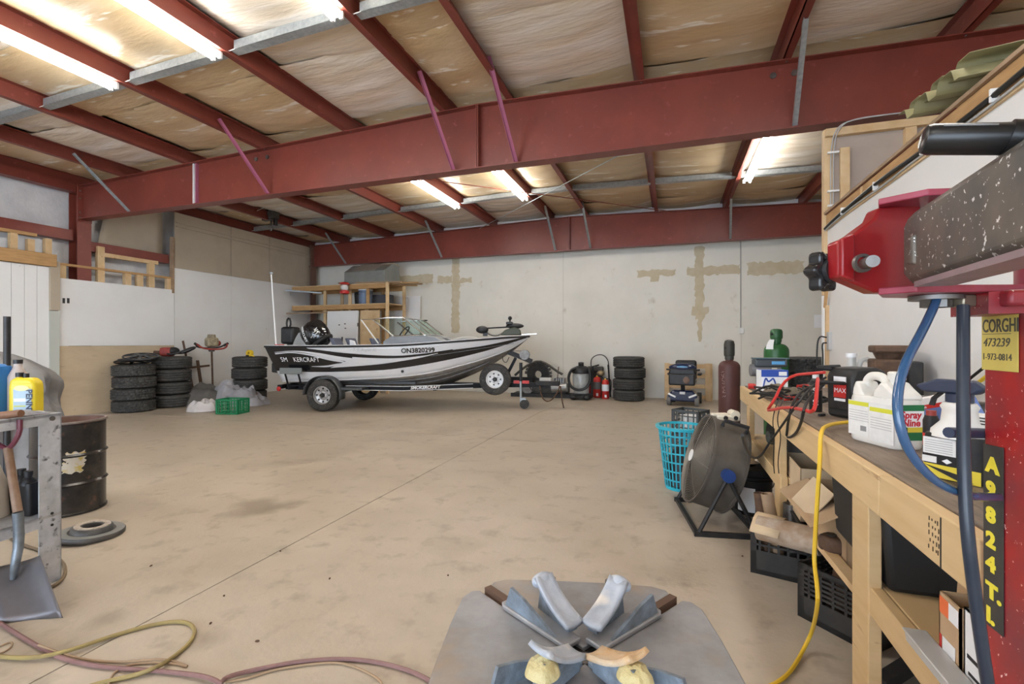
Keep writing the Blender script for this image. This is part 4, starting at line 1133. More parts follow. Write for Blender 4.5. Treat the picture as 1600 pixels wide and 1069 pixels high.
# pallet and mobility scooter
pl = G(1076, 628)
t = T('wooden_pallet', 'wooden pallet leaning upright on the back wall behind the scooter', 'pallet', (pl.x, YB - .28, 0), 0, tilt=(math.radians(-6), 0))
for x in (-.50, .0, .50): O('stringer', B().span((x - .06, 0, 0), (x + .06, .09, .92)), m_woodp, t, .004)
for z in (.04, .3, .56, .80): O('slat', B().span((-.52, -.02, z), (.52, 0, z + .10)), m_woodp, t); 
for x, s_ in ((-.50, 1), (.45, 1)): O('edge_board', B().span((x - .06, -.06, 0), (x + .06, -.022, .92)), m_woodp, t, .004)
ps = G(1070, 636)
t = T('mobility_scooter', 'black and navy mobility scooter facing forward before the pallet', 'scooter', (ps.x, ps.y + .45, 0), math.radians(-8))
m_navy = M('navy_gloss', (.015, .025, .07), rough=.2, coat=.5)
O('front_cowl', B().prism([(-.30, .10), (.30, .10), (.32, .22), (.22, .36), (-.22, .36), (-.32, .22)], -.45, -.10, basis((0, 0, 0), (1, 0, 0), (0, 0, 1)).inverted() if False else basis((0, -.45, 0), (1, 0, 0), (0, 0, 1))), m_navy, t, .04)
O('badge', B().box((0, -.37, .30), (.12, .01, .06), Matrix.Rotation(-.5, 3, 'X')), m_wpaint, t)
for e in (-1, 1):
    O('headlight', B().bar((e * .30, -.40, .28), (e * .14, -.40, .21), .02, .04), m_wpaint, t)
    O('front_wheel', B().cyl((e * .34, -.25, .12), (e * .26, -.25, .12), .12, n=18), M('grey_tyre', (.18, .17, .16), rough=.7), t)
    O('rear_wheel', B().cyl((e * .34, .35, .13), (e * .25, .35, .13), .13, n=18), m_rubber, t)
    O('armrest', B().span((e * .33 - .04, -.08, .68), (e * .33 + .04, .25, .73)), m_black, t, .015)
    O('handle_grip', B().cyl((e * .12, -.28, .80), (e * .36, -.24, .82), .02, n=8), m_black, t)
O('floor_pan', B().span((-.24, -.2, .12), (.24, .45, .20)), m_navy, t, .03)
O('tiller', B().cyl((0, -.22, .3), (0, -.30, .60), .045, n=10), m_black, t)
O('control_console', B().prism([(-.26, .62), (.26, .62), (.30, .74), (.26, .86), (-.26, .86), (-.30, .74)], 0, .14, basis((0, -.26, 0), (1, 0, 0), (0, 0, 1))), m_black, t, .04)
O('console_cap', B().ball((0, -.31, .87), (.30, .10, .10)), m_navy, t)
O('basket', B().span((-.28, -.50, .48), (.28, -.36, .74)), m_black, t, .03)
O('basket_pocket', B().ball((.1, -.50, .60), (.07, .02, .08)), M('brown_patch', (.2, .13, .1), rough=.6), t)
O('seat_back', B().span((-.24, .28, .55), (.24, .38, 1.02)), m_black, t, .05)
O('seat', B().span((-.24, -.05, .48), (.24, .36, .56)), m_black, t, .03)
O('shine_strip', B().ball((0, -.39, .885), (.13, .02, .03)), M('blue_gloss', (.12, .3, .5), rough=.2), t)

# ================================================================= cylinders, basket, fan, bucket
def cylinder(label, loc, r, h, m_, mcap, name='gas_cylinder', caph=.27, white=False):
    t = T(name, label, 'gas cylinder', loc, 0)
    sh = r * .9
    pr = [(r * .96, 0), (r, .02), (r, h - sh)]
    for i in range(1, 7):
        a = math.pi / 2 * i / 6
        pr.append((r * .36 + r * .64 * math.cos(a), h - sh + sh * .72 * math.sin(a)))
    pr += [(r * .36, h), (.001, h)]
    O('shell', B().lathe(pr, 30), m_, t)
    O('neck_ring', B().lathe([(r * .40, h - .02), (r * .42, h), (r * .42, h + .03), (r * .38, h + .05)], 24), mcap, t)
    O('valve_cap', B().lathe([(r * .46, h + .03), (r * .50, h + .05), (r * .50, h + caph * .75), (r * .42, h + caph * .93), (r * .2, h + caph), (.001, h + caph)], 22), mcap, t)
    for k in range(2):
        a = math.pi * k + .6 + math.pi
        O('cap_vent', B().cyl((r * .48 * math.cos(a), r * .48 * math.sin(a), h + caph * .55), (r * .52 * math.cos(a), r * .52 * math.sin(a), h + caph * .55), .02, n=8), m_black, t)
    if white: O('paint_patch', B().grid(lambda u, v: Vector((r * (1.012 - .36 * v * v) * math.cos(3.6 + .7 * u), r * (1.012 - .36 * v * v) * math.sin(3.6 + .7 * u), h - sh + .03 + .14 * v)), 6, 3), m_wpaint, t)
    return t
m_brown = M('maroon_brown_paint', (.115, .042, .036), (.085, .035, .032), scale=4, rough=.5, bump=.05)
m_bcap = M('dark_olive_cap', (.05, .048, .04), rough=.5)
dB = 6.9
pB_ = D(1139.5, 700, dB)
cy = cylinder('tall maroon gas cylinder with dark cap behind the drum fan', (pB_.x, pB_.y, 0), .147, H + (HY - 562) * dB / F + .02, m_brown, m_bcap, caph=.27)
sc_ = B()
rnd = random.Random(3)
for k in range(9):
    z = 1.02 - .045 * k; a0 = -2.45 + .02 * k
    sc_.tube([(.149 * math.cos(a0 + dx), .149 * math.sin(a0 + dx), z + rnd.uniform(-.025, .025)) for dx in (0, .1, .2, .28)], .003, 4)
O('chalk_scrawl', sc_, M('chalk', (.45, .35, .33), rough=.9), cy)
m_gcyl = M('green_cylinder_paint', (.035, .16, .045), (.03, .12, .035), scale=4, rough=.35)
dG = 6.9
pG = D(1213, 560, dG)
cylinder('green gas cylinder standing behind the far end of the workbench', (pG.x, pG.y, 0), .165, H + (HY - 533) * dG / F, m_gcyl, M('green_cap', (.04, .13, .05), rough=.4), caph=.18, white=True)
# tyres behind the bench end
pt = D(1256, 560, 7.0)
for k in range(4):
    o = O('tyre', ME_T1, None); o.location = (pt.x + .12, pt.y + .12, .1225 + .245 * k + .0); o.rotation_euler = (0, 0, k)
    o.location.z += .26 if False else 0
    tag(o, nm('the stack behind the green cylinder')[k], 'tire', 'loose tires')
o = O('tyre', ME_T1, None); o.location = (pt.x + .12, pt.y + .12, .1225 + .245 * 4); tag(o, 'tire showing above the bench beside the green cylinder', 'tire', 'loose tires')

pc = G(1080, 720)
m_gcr = M('grey_crate_plastic', (.075, .085, .09), rough=.5)
pc = D(1079, 690, 6.0)
for k in range(2):
    crate('milk_crate', ['lower grey crate of the pair behind the turquoise basket', 'upper grey crate of the pair behind the turquoise basket'][k], (pc.x, pc.y, .0 + .30 * k), math.radians(-28), .36, .30, .295, m_gcr, 'grey stacked crates', .0, 5, 3)
cc = O('paper_stack', B().span((-.1, -.1, 0), (.12, .1, .2)), m_wpaint, None, .01); cc.location = (pc.x, pc.y, .32); cc.rotation_euler = (0, 0, .3); tag(cc, 'white packets inside the upper grey crate', 'packet')

# laundry basket
pk = G(1066, 770)
t = T('laundry_basket', 'turquoise plastic laundry basket with slotted sides', 'basket', (pk.x, pk.y + .16, 0))
m_turq = M('turquoise_plastic', (.03, .40, .52), rough=.35)
hB, r0_, r1_ = .62, .155, .225
O('base', B().lathe([(r0_, 0), (r0_ + .005, .03), (.001, .03)], 28), m_turq, t)
O('rim', B().lathe([(r1_ - .01, hB - .02), (r1_ + .025, hB - .025), (r1_ + .028, hB), (r1_ - .008, hB + .004)], 36, closed=True), m_turq, t)
rz_ = lambda z: r0_ + (r1_ - r0_) * z / hB
for k in range(30):
    a = 2 * math.pi * k / 30
    O('rib', B().bar((rz_(.02) * math.cos(a), rz_(.02) * math.sin(a), .02), (r1_ * math.cos(a), r1_ * math.sin(a), hB - .01), .012, .006, (math.cos(a), math.sin(a), 0)), m_turq, t)
for z in (.10, .19, .28, .37, .46, .54):
    O('hoop', B().lathe([(rz_(z) - .003, z - .007), (rz_(z) + .004, z - .007), (rz_(z) + .004, z + .007), (rz_(z) - .003, z + .007)], 30, closed=True), m_turq, t)
o = O('rubbish_bag', heap(.15, .15, .36, 2.2, .03, 8, 24, 12, .4), m_black); o.location = (pk.x, pk.y + .16, .035); tag(o, 'black rubbish in the bottom of the turquoise basket', 'bag')

# drum fan: tilted, leaning back
pf = G(1128, 836)
fx = Vector((pf.x - .03, pf.y + .34, 0))
R_f, wid = .36, .27
t = T('drum_fan', 'dusty grey drum fan tilted on a black tube stand with blue knob', 'fan', fx, math.radians(-80))
# in the fan's own axes the outlet looks along -y, x to the side; the drum is tilted up
m_drum = M('dusty_grey_drum', (.115, .10, .083), (.075, .066, .056), scale=6, rough=.55, metal=.2)
FC = Vector((0, 0, .46))
TL = Matrix.Translation(FC) @ Matrix.Rotation(math.radians(-17), 4, 'X') @ Matrix.Rotation(math.pi / 2, 4, 'X')
O('drum', B().lathe([(R_f, -wid / 2), (R_f + .012, -wid / 2), (R_f + .012, -wid / 2 + .02), (R_f, -wid / 2 + .022), (R_f, wid / 2 - .022), (R_f + .012, wid / 2 - .02), (R_f + .012, wid / 2), (R_f - .006, wid / 2), (R_f - .006, -wid / 2)], 48, TL, closed=True), m_drum, t)
m_wire = M('dusty_wire', (.20, .18, .15), rough=.5, metal=.4)
for sg in (1, -1):
    b = B()
    for k in range(1, 27):
        r = R_f * k / 27; zz = sg * (wid / 2 + .045 * (1 - (r / R_f) ** 2))
        b.tube([TL @ Vector((r * math.cos(a), r * math.sin(a), zz)) for a in [2 * math.pi * i / 36 for i in range(36)]], .0022, 4, True)
    for k in range(8):
        a = math.pi * 2 * k / 8
        b.tube([TL @ Vector((R_f * q * math.cos(a), R_f * q * math.sin(a), sg * (wid / 2 + .045 * (1 - q * q)))) for q in (.1, .4, .7, 1)], .003, 4)
    o = O('guard_grille', b, m_wire, t); o['kind'] = 'stuff'
O('badge', B().lathe([(.001, wid / 2 + .05), (.05, wid / 2 + .05), (.05, wid / 2 + .056), (.001, wid / 2 + .058)], 16, TL), m_white, t)
bl = B()
for k in range(4):
    a = math.pi * k / 2
    bl.grid(lambda u, v: TL @ (Matrix.Rotation(a, 3, 'Z') @ Vector((.05 + .26 * u, (v - .5) * .16, (v - .5) * .10))), 5, 2)
O('blade', bl, m_drum, t, solid=.004)
O('motor', B().lathe([(.001, -.09), (.08, -.09), (.08, .05), (.001, .05)], 18, TL), m_blackm, t)
kn = M('blue_knob', (.02, .05, .18), rough=.35)
for sx in (-1, 1):
    O('pivot_knob', B().cyl((sx * (R_f + .01), 0, .46), (sx * (R_f + .06), 0, .46), .048, n=16), kn, t)
    O('stand_leg', B().cyl((sx * (R_f + .03), 0, .45), (sx * (R_f + .03), -.21, .02), .016, n=8), m_blackm, t)
    O('stand_leg', B().cyl((sx * (R_f + .03), 0, .45), (sx * (R_f + .03), .21, .02), .016, n=8), m_blackm, t)
    O('foot_bar', B().bar((sx * (R_f + .03), -.24, .018), (sx * (R_f + .03), .24, .018), .03, .035), m_blackm, t)
for y_ in (-.22, .22): O('cross_bar', B().bar((-R_f - .03, y_, .018), (R_f + .03, y_, .018), .03, .03), m_blackm, t)
for z_ in (.30,): O('carry_handle', B().tube([TL @ Vector((.18, R_f * .9, -.10)), TL @ Vector((.20, R_f * 1.03, -.10)), TL @ Vector((.20, R_f * 1.03, .08)), TL @ Vector((.18, R_f * .9, .08))], .016, 6), m_black, t)
top = TL @ Vector((0, R_f + .0, 0))
sw = T('plastic_fitting', 'cream plastic electrical fitting lying on top of the fan', 'fitting', t.matrix_basis @ top, .3)
sw.location.z += .0
O('body', B().span((-.10, -.04, .0), (.09, .04, .05)), M('cream_plastic', (.68, .62, .50), rough=.5), sw, .012)
O('lug', B().cyl((.05, -.045, .055), (.05, .045, .055), .035, n=12), MATS['cream_plastic'], sw)
O('arm', B().span((-.13, -.03, .04), (.0, .03, .065)), MATS['cream_plastic'], sw, .008)
for x in (-.03, .05): O('socket_hole', B().cyl((x, -.047, .03), (x, -.036, .03), .018, n=10), m_black, sw)

pbk = G(1186, 812)
t = pail('pail', 'black lidded pail behind the fan under the bench', (pbk.x - .02, pbk.y + .18, 0), .155, .37, m_black, lid=m_blackm)
O('paper_label', B().grid(lambda u, v: Vector((.158 * math.cos(-2.5 + .9 * u), .158 * math.sin(-2.5 + .9 * u), .04 + .2 * v)), 6, 1), m_wpaint, t)
o = O('foil_dish', B().lathe([(.04, 0), (.075, .03), (.08, .032), (.07, .03), (.035, .008)], 16), m_chrome); o.location = (pbk.x - .05, pbk.y + .18, .392); tag(o, 'small shiny dish on the lid of the black pail', 'dish')
# ================================================================= workbench
XB0, BT = .665, 1.03
bench = T('workbench', 'long timber workbench with grimy plank top along the right wall', 'workbench', (XB0, 5.0, 0))
m_top = M('grimy_bench_top', (.15, .11, .08), (.24, .18, .13), scale=5, rough=.55, stretch=(6, 1, 1), bump=.08, bscale=12, c3=(.07, .055, .045), s3=6, lo3=.55, hi3=.75)
m_face = M('bench_pine', (.66, .48, .26), (.55, .37, .18), scale=2.2, rough=.6, stretch=(1, .5, 5), bump=.04, bscale=30, c3=(.34, .20, .10), s3=6, lo3=.655, hi3=.74)
LB, WB = -3.72, XR - XB0 - .01
for k in range(5):
    O('top_plank', B().span((WB * k / 5 + .002, LB, BT - .036), (WB * (k + 1) / 5 - .002, .02, BT)), m_top, bench, .003)
O('front_fascia', B().span((-.04, -3.20, .894), (0, .02, BT - .004)), m_face, bench, .004)
O('front_fascia', B().span((-.04, LB, .894), (0, -3.205, BT - .004)), m_face, bench, .004)
O('end_fascia', B().span((0, -.02, .894), (WB, .02, BT - .037)), m_face, bench, .004)
for y in (-.20, -1.46, -2.915, -3.6):
    if y > -3.5: O('leg', B().span((0, y - .08, 0), (.042, y + .08, .893)), m_face, bench, .004)
    O('leg', B().span((WB - .1, y - .08, 0), (WB - .05, y + .08, .98)), m_face, bench, .004)
    O('bearer', B().span((.044, y, .44), (WB - .1, y + .04, .535)), m_face, bench, .003)
SH = .575
for ya_, yb2 in ((-1.55, .0), (LB, -2.82)):
    for x0, x1 in ((.05, .20), (.205, .40), (.405, .60), (.605, .80)):
        O('shelf_plank', B().span((x0, ya_, SH - .038), (x1, yb2, SH)), m_face, bench, .003)
    O('shelf_edge', B().span((.006, ya_, SH - .10), (.046, yb2, SH)), m_face, bench, .004)
sc_ = B()
rnd = random.Random(5)
for i, px in enumerate((1452, 1457, 1462, 1466)):
    y = onX(px, 800, XB0 - .041).y
    for k in range(5): sc_.box((XB0 - .041, y + rnd.uniform(-.004, .004), 1.0 - .018 * k), (.001, .003, rnd.uniform(.005, .012)))
o = O('pencil_marks', sc_, M('pencil', (.08, .05, .03), rough=.8), bench); o.location = (-XB0, -5.0, 0)
yy = onX(1471, 800, XB0 - .04).y - 5.0
O('saw_line', B().span((-.0415, yy, .896), (-.04, yy + .004, 1.02)), m_black, bench)

# ---- things on the bench
def on_top(px, py): return G(px, py, BT)
def rbox(name, label, cat, loc, size, rz, m_, bev=.004, parts=None, group=None):
    t = T(name, label, cat, loc, rz, group)
    O('body', B().span((-size[0] / 2, -size[1] / 2, 0), (size[0] / 2, size[1] / 2, size[2])), m_, t, bev)
    return t
# black air filter set and blue/white oil filter box at the far end
p = G(1206, 611, BT)
t = rbox('filter_box', 'white and blue filter carton at the far end of the bench', 'box', (p.x, p.y + .0, BT), (.20, .14, .145), math.radians(10), m_wpaint, .003)
t.scale = (1.05, .9, 1.25)
m_blue = M('carton_blue', (.03, .08, .38), rough=.4)
O('blue_print', B().span((-.1012, -.0712, .10), (.1012, -.070, .1455)), m_blue, t); O('blue_print', B().span((-.1005, -.071, .1452), (.1005, .071, .1462)), m_blue, t)
O('blue_swirl', B().tube([(-.09 + .02 * k, -.0712, .02 + .085 * abs(math.sin(1.3 * k))) for k in range(6)], .006, 5, smooth=2), m_blue, t)
O('white_print', B().span((.03, -.0718, .108), (.09, -.0712, .135)), m_wpaint, t)
p = G(1199, 607, BT)
t = T('power_tool', 'grey and black motor tool box behind the white filter carton', 'tool', (p.x + .02, p.y + .10, BT), math.radians(10))
t.scale = (.62, .6, .66)
O('stand', B().span((-.14, -.1, 0), (.12, .1, .22)), m_hoist, t, .02)
O('housing', B().cyl((-.24, 0, .24), (.16, 0, .24), .085, n=16), M('grey_casting', (.16, .16, .165), rough=.5), t)
O('upper_box', B().span((-.20, -.1, .29), (.24, .1, .40)), M('slate_plastic', (.06, .07, .08), rough=.4), t, .02)
O('lid', B().span((-.20, -.11, .40), (.26, .11, .415)), M('teal_grey', (.06, .10, .12), rough=.4), t)
O('sticker', B().span((.02, -.102, .325), (.20, -.1005, .37)), M('sky_blue_print', (.10, .32, .6), rough=.4), t)
O('tag', B().span((.02, -.115, .20), (.09, -.1, .28)), M('cream_tag', (.6, .55, .42), rough=.6), t)
# red tray/handle along the bench corner
t = T('floor_jack_handle', 'red painted steel bar lying on the bench corner', 'bar', (0, 0, BT))
a, b_ = G(1173, 607, BT), G(1212, 605, BT)
O('bar', B().bar(Vector((a.x, a.y, .02)), Vector((b_.x, b_.y - .1, .02)), .05, .035), M('coral_red', (.60, .08, .06), rough=.4), t, .008)
O('end_cap', B().cyl((a.x - .02, a.y, .02), (a.x + .03, a.y, .02), .026, n=10), m_red, t)
# battery charger / jump starter
p = G(1312, 654, BT)
CH = T('battery_charger', 'black wheeled battery charger with red label and moulded handle', 'charger', (p.x + .09, p.y + .08, BT), math.radians(28))
CH.scale = (.72, .8, .80)
m_chg = M('black_textured_plastic', (.018, .018, .018), rough=.5)
O('case', B().prism([(-.12, .0), (.10, .0), (.13, .10), (.17, .17), (.19, .27), (.16, .33), (.09, .35), (-.10, .345), (-.13, .28)], -.11, .11, basis((0, 0, 0), (1, 0, 0), (0, 0, 1))), m_chg, CH, .02)
O('front_panel', B().box((-.128, 0, .17), (.008, .17, .22), Matrix.Rotation(.02, 3, 'Y')), m_blackm, CH, .003)
O('red_label', B().box((-.134, -.01, .19), (.004, .10, .10)), m_red, CH)
O('white_label', B().box((-.134, -.01, .265), (.004, .10, .04)), m_wpaint, CH); O('white_label', B().box((-.134, -.01, .125), (.004, .09, .018)), m_wpaint, CH)
lettering('label_text', 'MAX', .045, m_wpaint, CH, mat=basis((-.137, .035, .175), (0, -1, 0), (0, 0, 1)))
O('handle', B().tube([(-.12, -.05, .24), (-.30, -.05, .25), (-.36, 0, .255), (-.30, .05, .25), (-.12, .05, .24)], .013, 7, smooth=1), m_black, CH)
O('handle', B().tube([(-.12, .08, .33), (-.3, .08, .345), (-.02, .1, .35)], .013, 7, smooth=1), m_black, CH)
for y_ in (-.1, .1): O('wheel', B().cyl((.08, y_ - .015, .03), (.08, y_ + .015, .03), .04, n=14), M('clear_grey_wheel', (.4, .4, .4), rough=.4), CH)
O('foot', B().span((-.05, -.12, -.0), (.12, .12, .012)), m_galv, CH)
def lead(name, label, pts, r, m_, cat='cable', sm=2, n=7):
    o = O(name, B().tube(pts, r, n, smooth=sm), m_)
    return tag(o, label, cat)
# red jumper lead hooping over the bench edge
e = lambda px, py, z: G(px, py, z)
def atX(px, py, X): return onX(px, py, X - .205 if X < 1.14 else X)
lead('jumper_lead', 'red jumper cable hooped over the bench front from the charger', [atX(1288, 582, 1.0), atX(1262, 584, .96), atX(1240, 586, .93), atX(1222, 600, .88), atX(1210, 625, .81), atX(1199, 641, .80), atX(1205, 641, .80), atX(1228, 636, .80), atX(1255, 640, .82), atX(1270, 645, .82), atX(1275, 630, .85), atX(1277, 600, .90), atX(1278, 592, .93)], .009, m_red, 'cable', 1)
lead('charger_cable', 'black charger cable looping over the bench edge, left loop', [atX(1280, 601, 1.0), atX(1262, 606, .95), atX(1248, 615, .88), atX(1238, 632, .80), atX(1232, 655, .81), atX(1229, 680, .82)], .007, m_cable)
lead('charger_cable', 'black charger cable looping over the bench edge, right loop', [atX(1288, 600, 1.0), atX(1274, 614, .93), atX(1262, 625, .86), atX(1256, 640, .80), atX(1252, 660, .81), atX(1244, 678, .82), atX(1232, 685, .83), atX(1229, 680, .84)], .007, m_cable)
lead('charger_cable', 'long black lead sagging from the bench down to the fan', [atX(1290, 590, 1.02), atX(1270, 602, .93), atX(1245, 632, .80), atX(1222, 665, .80), atX(1200, 695, .78), atX(1188, 715, .70), atX(1175, 716, .62), atX(1165, 700, .50), atX(1160, 680, .45)], .0065, m_cable)
for i, (px, dx) in enumerate(((1210, 0), (1217, 4))):
    lead('thin_wire', ['thin black wire trailing down the bench front, farther one', 'thin black wire trailing down the bench front, nearer one'][i], [atX(px + 8, 622, .90), atX(px, 640, .80), atX(px - 3, 660, .81), atX(px + dx, 680, .82), atX(px - 2, 720, .83), atX(px, 740, .84)], .003, m_cable, 'wire', 2, 5)
# tangle of clamps and chain in the middle
p = G(1250, 625, BT)
rnd = random.Random(8)
for k, (nm_, lb) in enumerate((('jumper_clamp', 'red-handled jumper clamp lying in the tangle on the bench'), ('jumper_clamp', 'second red-handled jumper clamp beside the charger handle'))):
    c = atX(1250 + 14 * k, 600 - 8 * k, 1.06 + .1 * k); t = T(nm_, lb, 'clamp', (c.x, c.y, BT - .02 + .0 * k), .5 + .5 * k)
    for sg in (-1, 1):
        O('handle', B().bar((-.16, sg * .035, .05), (.0, sg * .01, .05), .022, .03), m_red, t, .006)
        O('jaw', B().bar((.0, sg * .01, .05), (.09, -sg * .012, .05), .018, .02), m_iron, t)
    O('pivot', B().cyl((0, 0, .025), (0, 0, .075), .012, n=8), m_iron, t)
b = B()
for k in range(26):
    x, y, z = rnd.uniform(-.14, .14), rnd.uniform(-.22, .22), rnd.uniform(.02, .09)
    a = rnd.uniform(0, 6.28); q = rnd.uniform(.05, .12)
    b.tube([(x, y, z), (x + q * math.cos(a), y + q * math.sin(a), z + rnd.uniform(-.02, .02)), (x + q * 1.7 * math.cos(a + .7), y + q * 1.7 * math.sin(a + .7), rnd.uniform(.01, .08))], .008, 5, smooth=1)
c = atX(1244, 625, 1.02)
o = O('wire_tangle', b, m_cable); o.location = (c.x, c.y + .1, BT); o['kind'] = 'stuff'; tag(o, 'tangle of dark leads and rags on the bench beside the charger', 'tangle')
o = O('oily_rag', heap(.16, .12, .07, 4.4, .03, 14, 40, 16, .4), M('oily_rag_cloth', (.22, .18, .13), (.12, .10, .08), scale=14, rough=.9)); o.location = (c.x - .02, c.y + .28, BT); tag(o, 'brown oily rag crumpled among the leads on the bench', 'rag')
# spray tube can
c = atX(1267, 640, 1.0)
t = T('spray_tin', 'black and white lettered aerosol tin left of the battery charger', 'can', (c.x + .03, c.y + .02, BT))
O('body', B().lathe([(.032, 0), (.034, .005), (.034, .17), (.026, .19), (.02, .2), (.001, .2)], 20), m_blackm, t)
lettering('tin_text', '10W-50', .038, m_wpaint, t, fn=lambda v: Vector((.0355 * math.cos(-2.2 + (v.y / .034)), .0355 * math.sin(-2.2 + v.y / .034), .165 - v.x)), bold=.001)
O('cap', B().cyl((0, 0, .2), (0, 0, .225), .018, n=12), m_wpaint, t)
O('band', B().lathe([(.0345, .13), (.0347, .16)], 20, cap0=False, cap1=False), M('brown_label', (.25, .18, .13), rough=.6), t)

# big white cleaner jug
m_jug = M('white_hdpe', (.80, .79, .75), (.72, .70, .64), scale=7, rough=.38)
dJ = 2.05
pj = G(1386, 692, BT)
JL = T('cleaner_jug', 'large white Spray Nine cleaner jug with green label and moulded handle', 'jug', (.832, 2.335, BT), math.radians(-68))
JL.scale = (.80, .85, .86)
# local x along the long side (towards the viewer's right), y away
def jug_body(w, dp, h, hh):
    b = B()
    prof = [(0, .94), (.012, .99), (.03, 1), (h * .55, 1), (h * .66, .985), (h * .72, .95)]
    vs_ = []
    n = 40
    def ring(z, k):
        out = []
        for i in range(n):
            a = 2 * math.pi * i / n
            c, s_ = math.cos(a), math.sin(a)
            q = (abs(c) ** 6 + abs(s_) ** 6) ** (-1 / 6)
            out.append((w / 2 * k * c * q, dp / 2 * k * s_ * q, z))
        return out
    rings = [ring(z, k) for z, k in prof]
    fs = []
    for j in range(len(rings) - 1):
        fs += [(j * n + i, j * n + (i + 1) % n, (j + 1) * n + (i + 1) % n, (j + 1) * n + i) for i in range(n)]
    fs += [tuple(range(n))[::-1], tuple(range((len(rings) - 1) * n, len(rings) * n))]
    b.add([p for r in rings for p in r], fs)
    return b
jw, jd, jh = .305, .15, .315
O('body', jug_body(jw, jd, jh, .1), m_jug, JL, .004)
O('shoulder', B().prism([(.0, .22), (.148, .22), (.145, .245), (.10, .275), (.07, .30), (.045, .30), (.03, .28), (.005, .26)], -.066, .066, basis((0, 0, 0), (1, 0, 0), (0, 0, 1))), m_jug, JL, .02)
O('neck', B().cyl((.072, 0, .285), (.072, 0, .315), .030, n=18), m_jug, JL)
O('cap', B().lathe([(.036, .312), (.037, .345), (.03, .35), (.001, .35)], 24, Matrix.Translation((.072, 0, 0))), m_jug, JL)
O('rear_shoulder', B().prism([(-.148, .22), (-.06, .22), (-.09, .245), (-.105, .29), (-.125, .295), (-.14, .26)], -.055, .055, basis((0, 0, 0), (1, 0, 0), (0, 0, 1))), m_jug, JL, .015)
O('handle', B().tube([(-.115, 0, .275), (-.10, 0, .312), (-.06, 0, .325), (-.01, 0, .318), (.02, 0, .29), (.028, 0, .25)], .021, 10, smooth=2), m_jug, JL)
m_lime = M('lime_stripe', (.62, .62, .05), rough=.5)
m_lab = M('label_white', (.78, .78, .76), (.70, .70, .68), scale=30, rough=.5)
fy = -jd / 2 - .0015
def plate(name, x0, z0, x1, z1, m_, par, off=0.0, y=None):
    yy = (fy if y is None else y) - off
    return O(name, B().span((x0, yy, z0), (x1, yy + .001, z1)), m_, par)
# the front of the jug carries three labels
plate('info_label', -.142, .03, -.008, .20, m_lab, JL); plate('info_label', .0, .02, .142, .20, m_lab, JL)
plate('lime_stripe', -.142, .176, -.008, .196, m_lime, JL, .0006); plate('lime_stripe', .0, .160, .142, .180, m_lime, JL, .0006)
plate('barcode', -.06, .055, -.022, .08, M('barcode_grey', (.25, .25, .25), rough=.6), JL, .0008)
for k in range(5): plate('print_line', -.135, .150 - .012 * k, -.015 + .002 * k, .153 - .012 * k, M('print_grey', (.45, .45, .45), rough=.7), JL, .0008); plate('print_line', .005, .13 - .012 * k, .13, .133 - .012 * k, MATS['print_grey'], JL, .0008)
m_lgreen = M('label_green', (.01, .16, .05), rough=.45)
ex = jw / 2 + .0012
def eplate(name, y0, z0, y1, z1, m_, off=0.0): return O(name, B().span((ex + off, y0, z0), (ex + off + .001, y1, z1)), m_, JL)
eplate('green_label', -.060, .045, .060, .205, m_lgreen)
eplate('white_field', -.056, .105, .058, .178, m_wpaint, .0006); eplate('yellow_field', -.02, .082, .058, .105, M('label_yellow', (.72, .58, .05), rough=.5), .0006)
O('blue_seal', B().cyl((ex, -.036, .083), (ex + .002, -.036, .083), .016, n=16), M('seal_blue', (.05, .25, .6), rough=.4), JL)
mr_ = M('label_red', (.60, .01, .03), rough=.45)
lettering('product_name', 'Spray', .044, mr_, JL, mat=basis((ex + .0018, -.054, .146), (0, 1, 0), (0, 0, 1)), bold=.0014, shear=.1)
lettering('product_name', 'Nine', .044, mr_, JL, mat=basis((ex + .0018, -.048, .110), (0, 1, 0), (0, 0, 1)), bold=.0014, shear=.1)
# clear jug behind charger
c = atX(1345, 600, 1.35)
t = T('clear_jug', 'translucent pale plastic jug behind the black battery charger', 'jug', (c.x, c.y, BT), .3)
m_clear = M('translucent_plastic', (.74, .74, .72), rough=.3, trans=.35)
O('body', jug_body(.24, .15, .30, .1), m_clear, t, .004)
O('neck', B().cyl((-.07, 0, .2), (-.07, 0, .31), .03, n=16), m_clear, t)
O('cap', B().cyl((-.07, 0, .305), (-.07, 0, .335), .036, n=18), m_wpaint, t)
O('handle', B().tube([(-.02, 0, .22), (.0, 0, .29), (.06, 0, .29), (.10, 0, .22)], .02, 8, smooth=2), m_clear, t)
# rusty anvil-like block
c = atX(1388, 595, 1.45)
t = T('iron_block', 'dark rusty iron block with flat capped top on the bench by the wall', 'iron block', (c.x, c.y, BT), math.radians(-10))
t.scale = (1, 1, 1.15)
O('body', B().span((-.10, -.12, 0), (.08, .14, .26)), m_rust, t, .012)
O('neck', B().cyl((0, 0, .26), (0, 0, .30), .07, .09, n=14), m_rust, t)
O('cap', B().span((-.10, -.12, .30), (.10, .12, .345)), m_rust, t, .012)
O('side_plate', B().span((.08, -.16, 0), (.16, .08, .25)), m_blackm, t, .01)
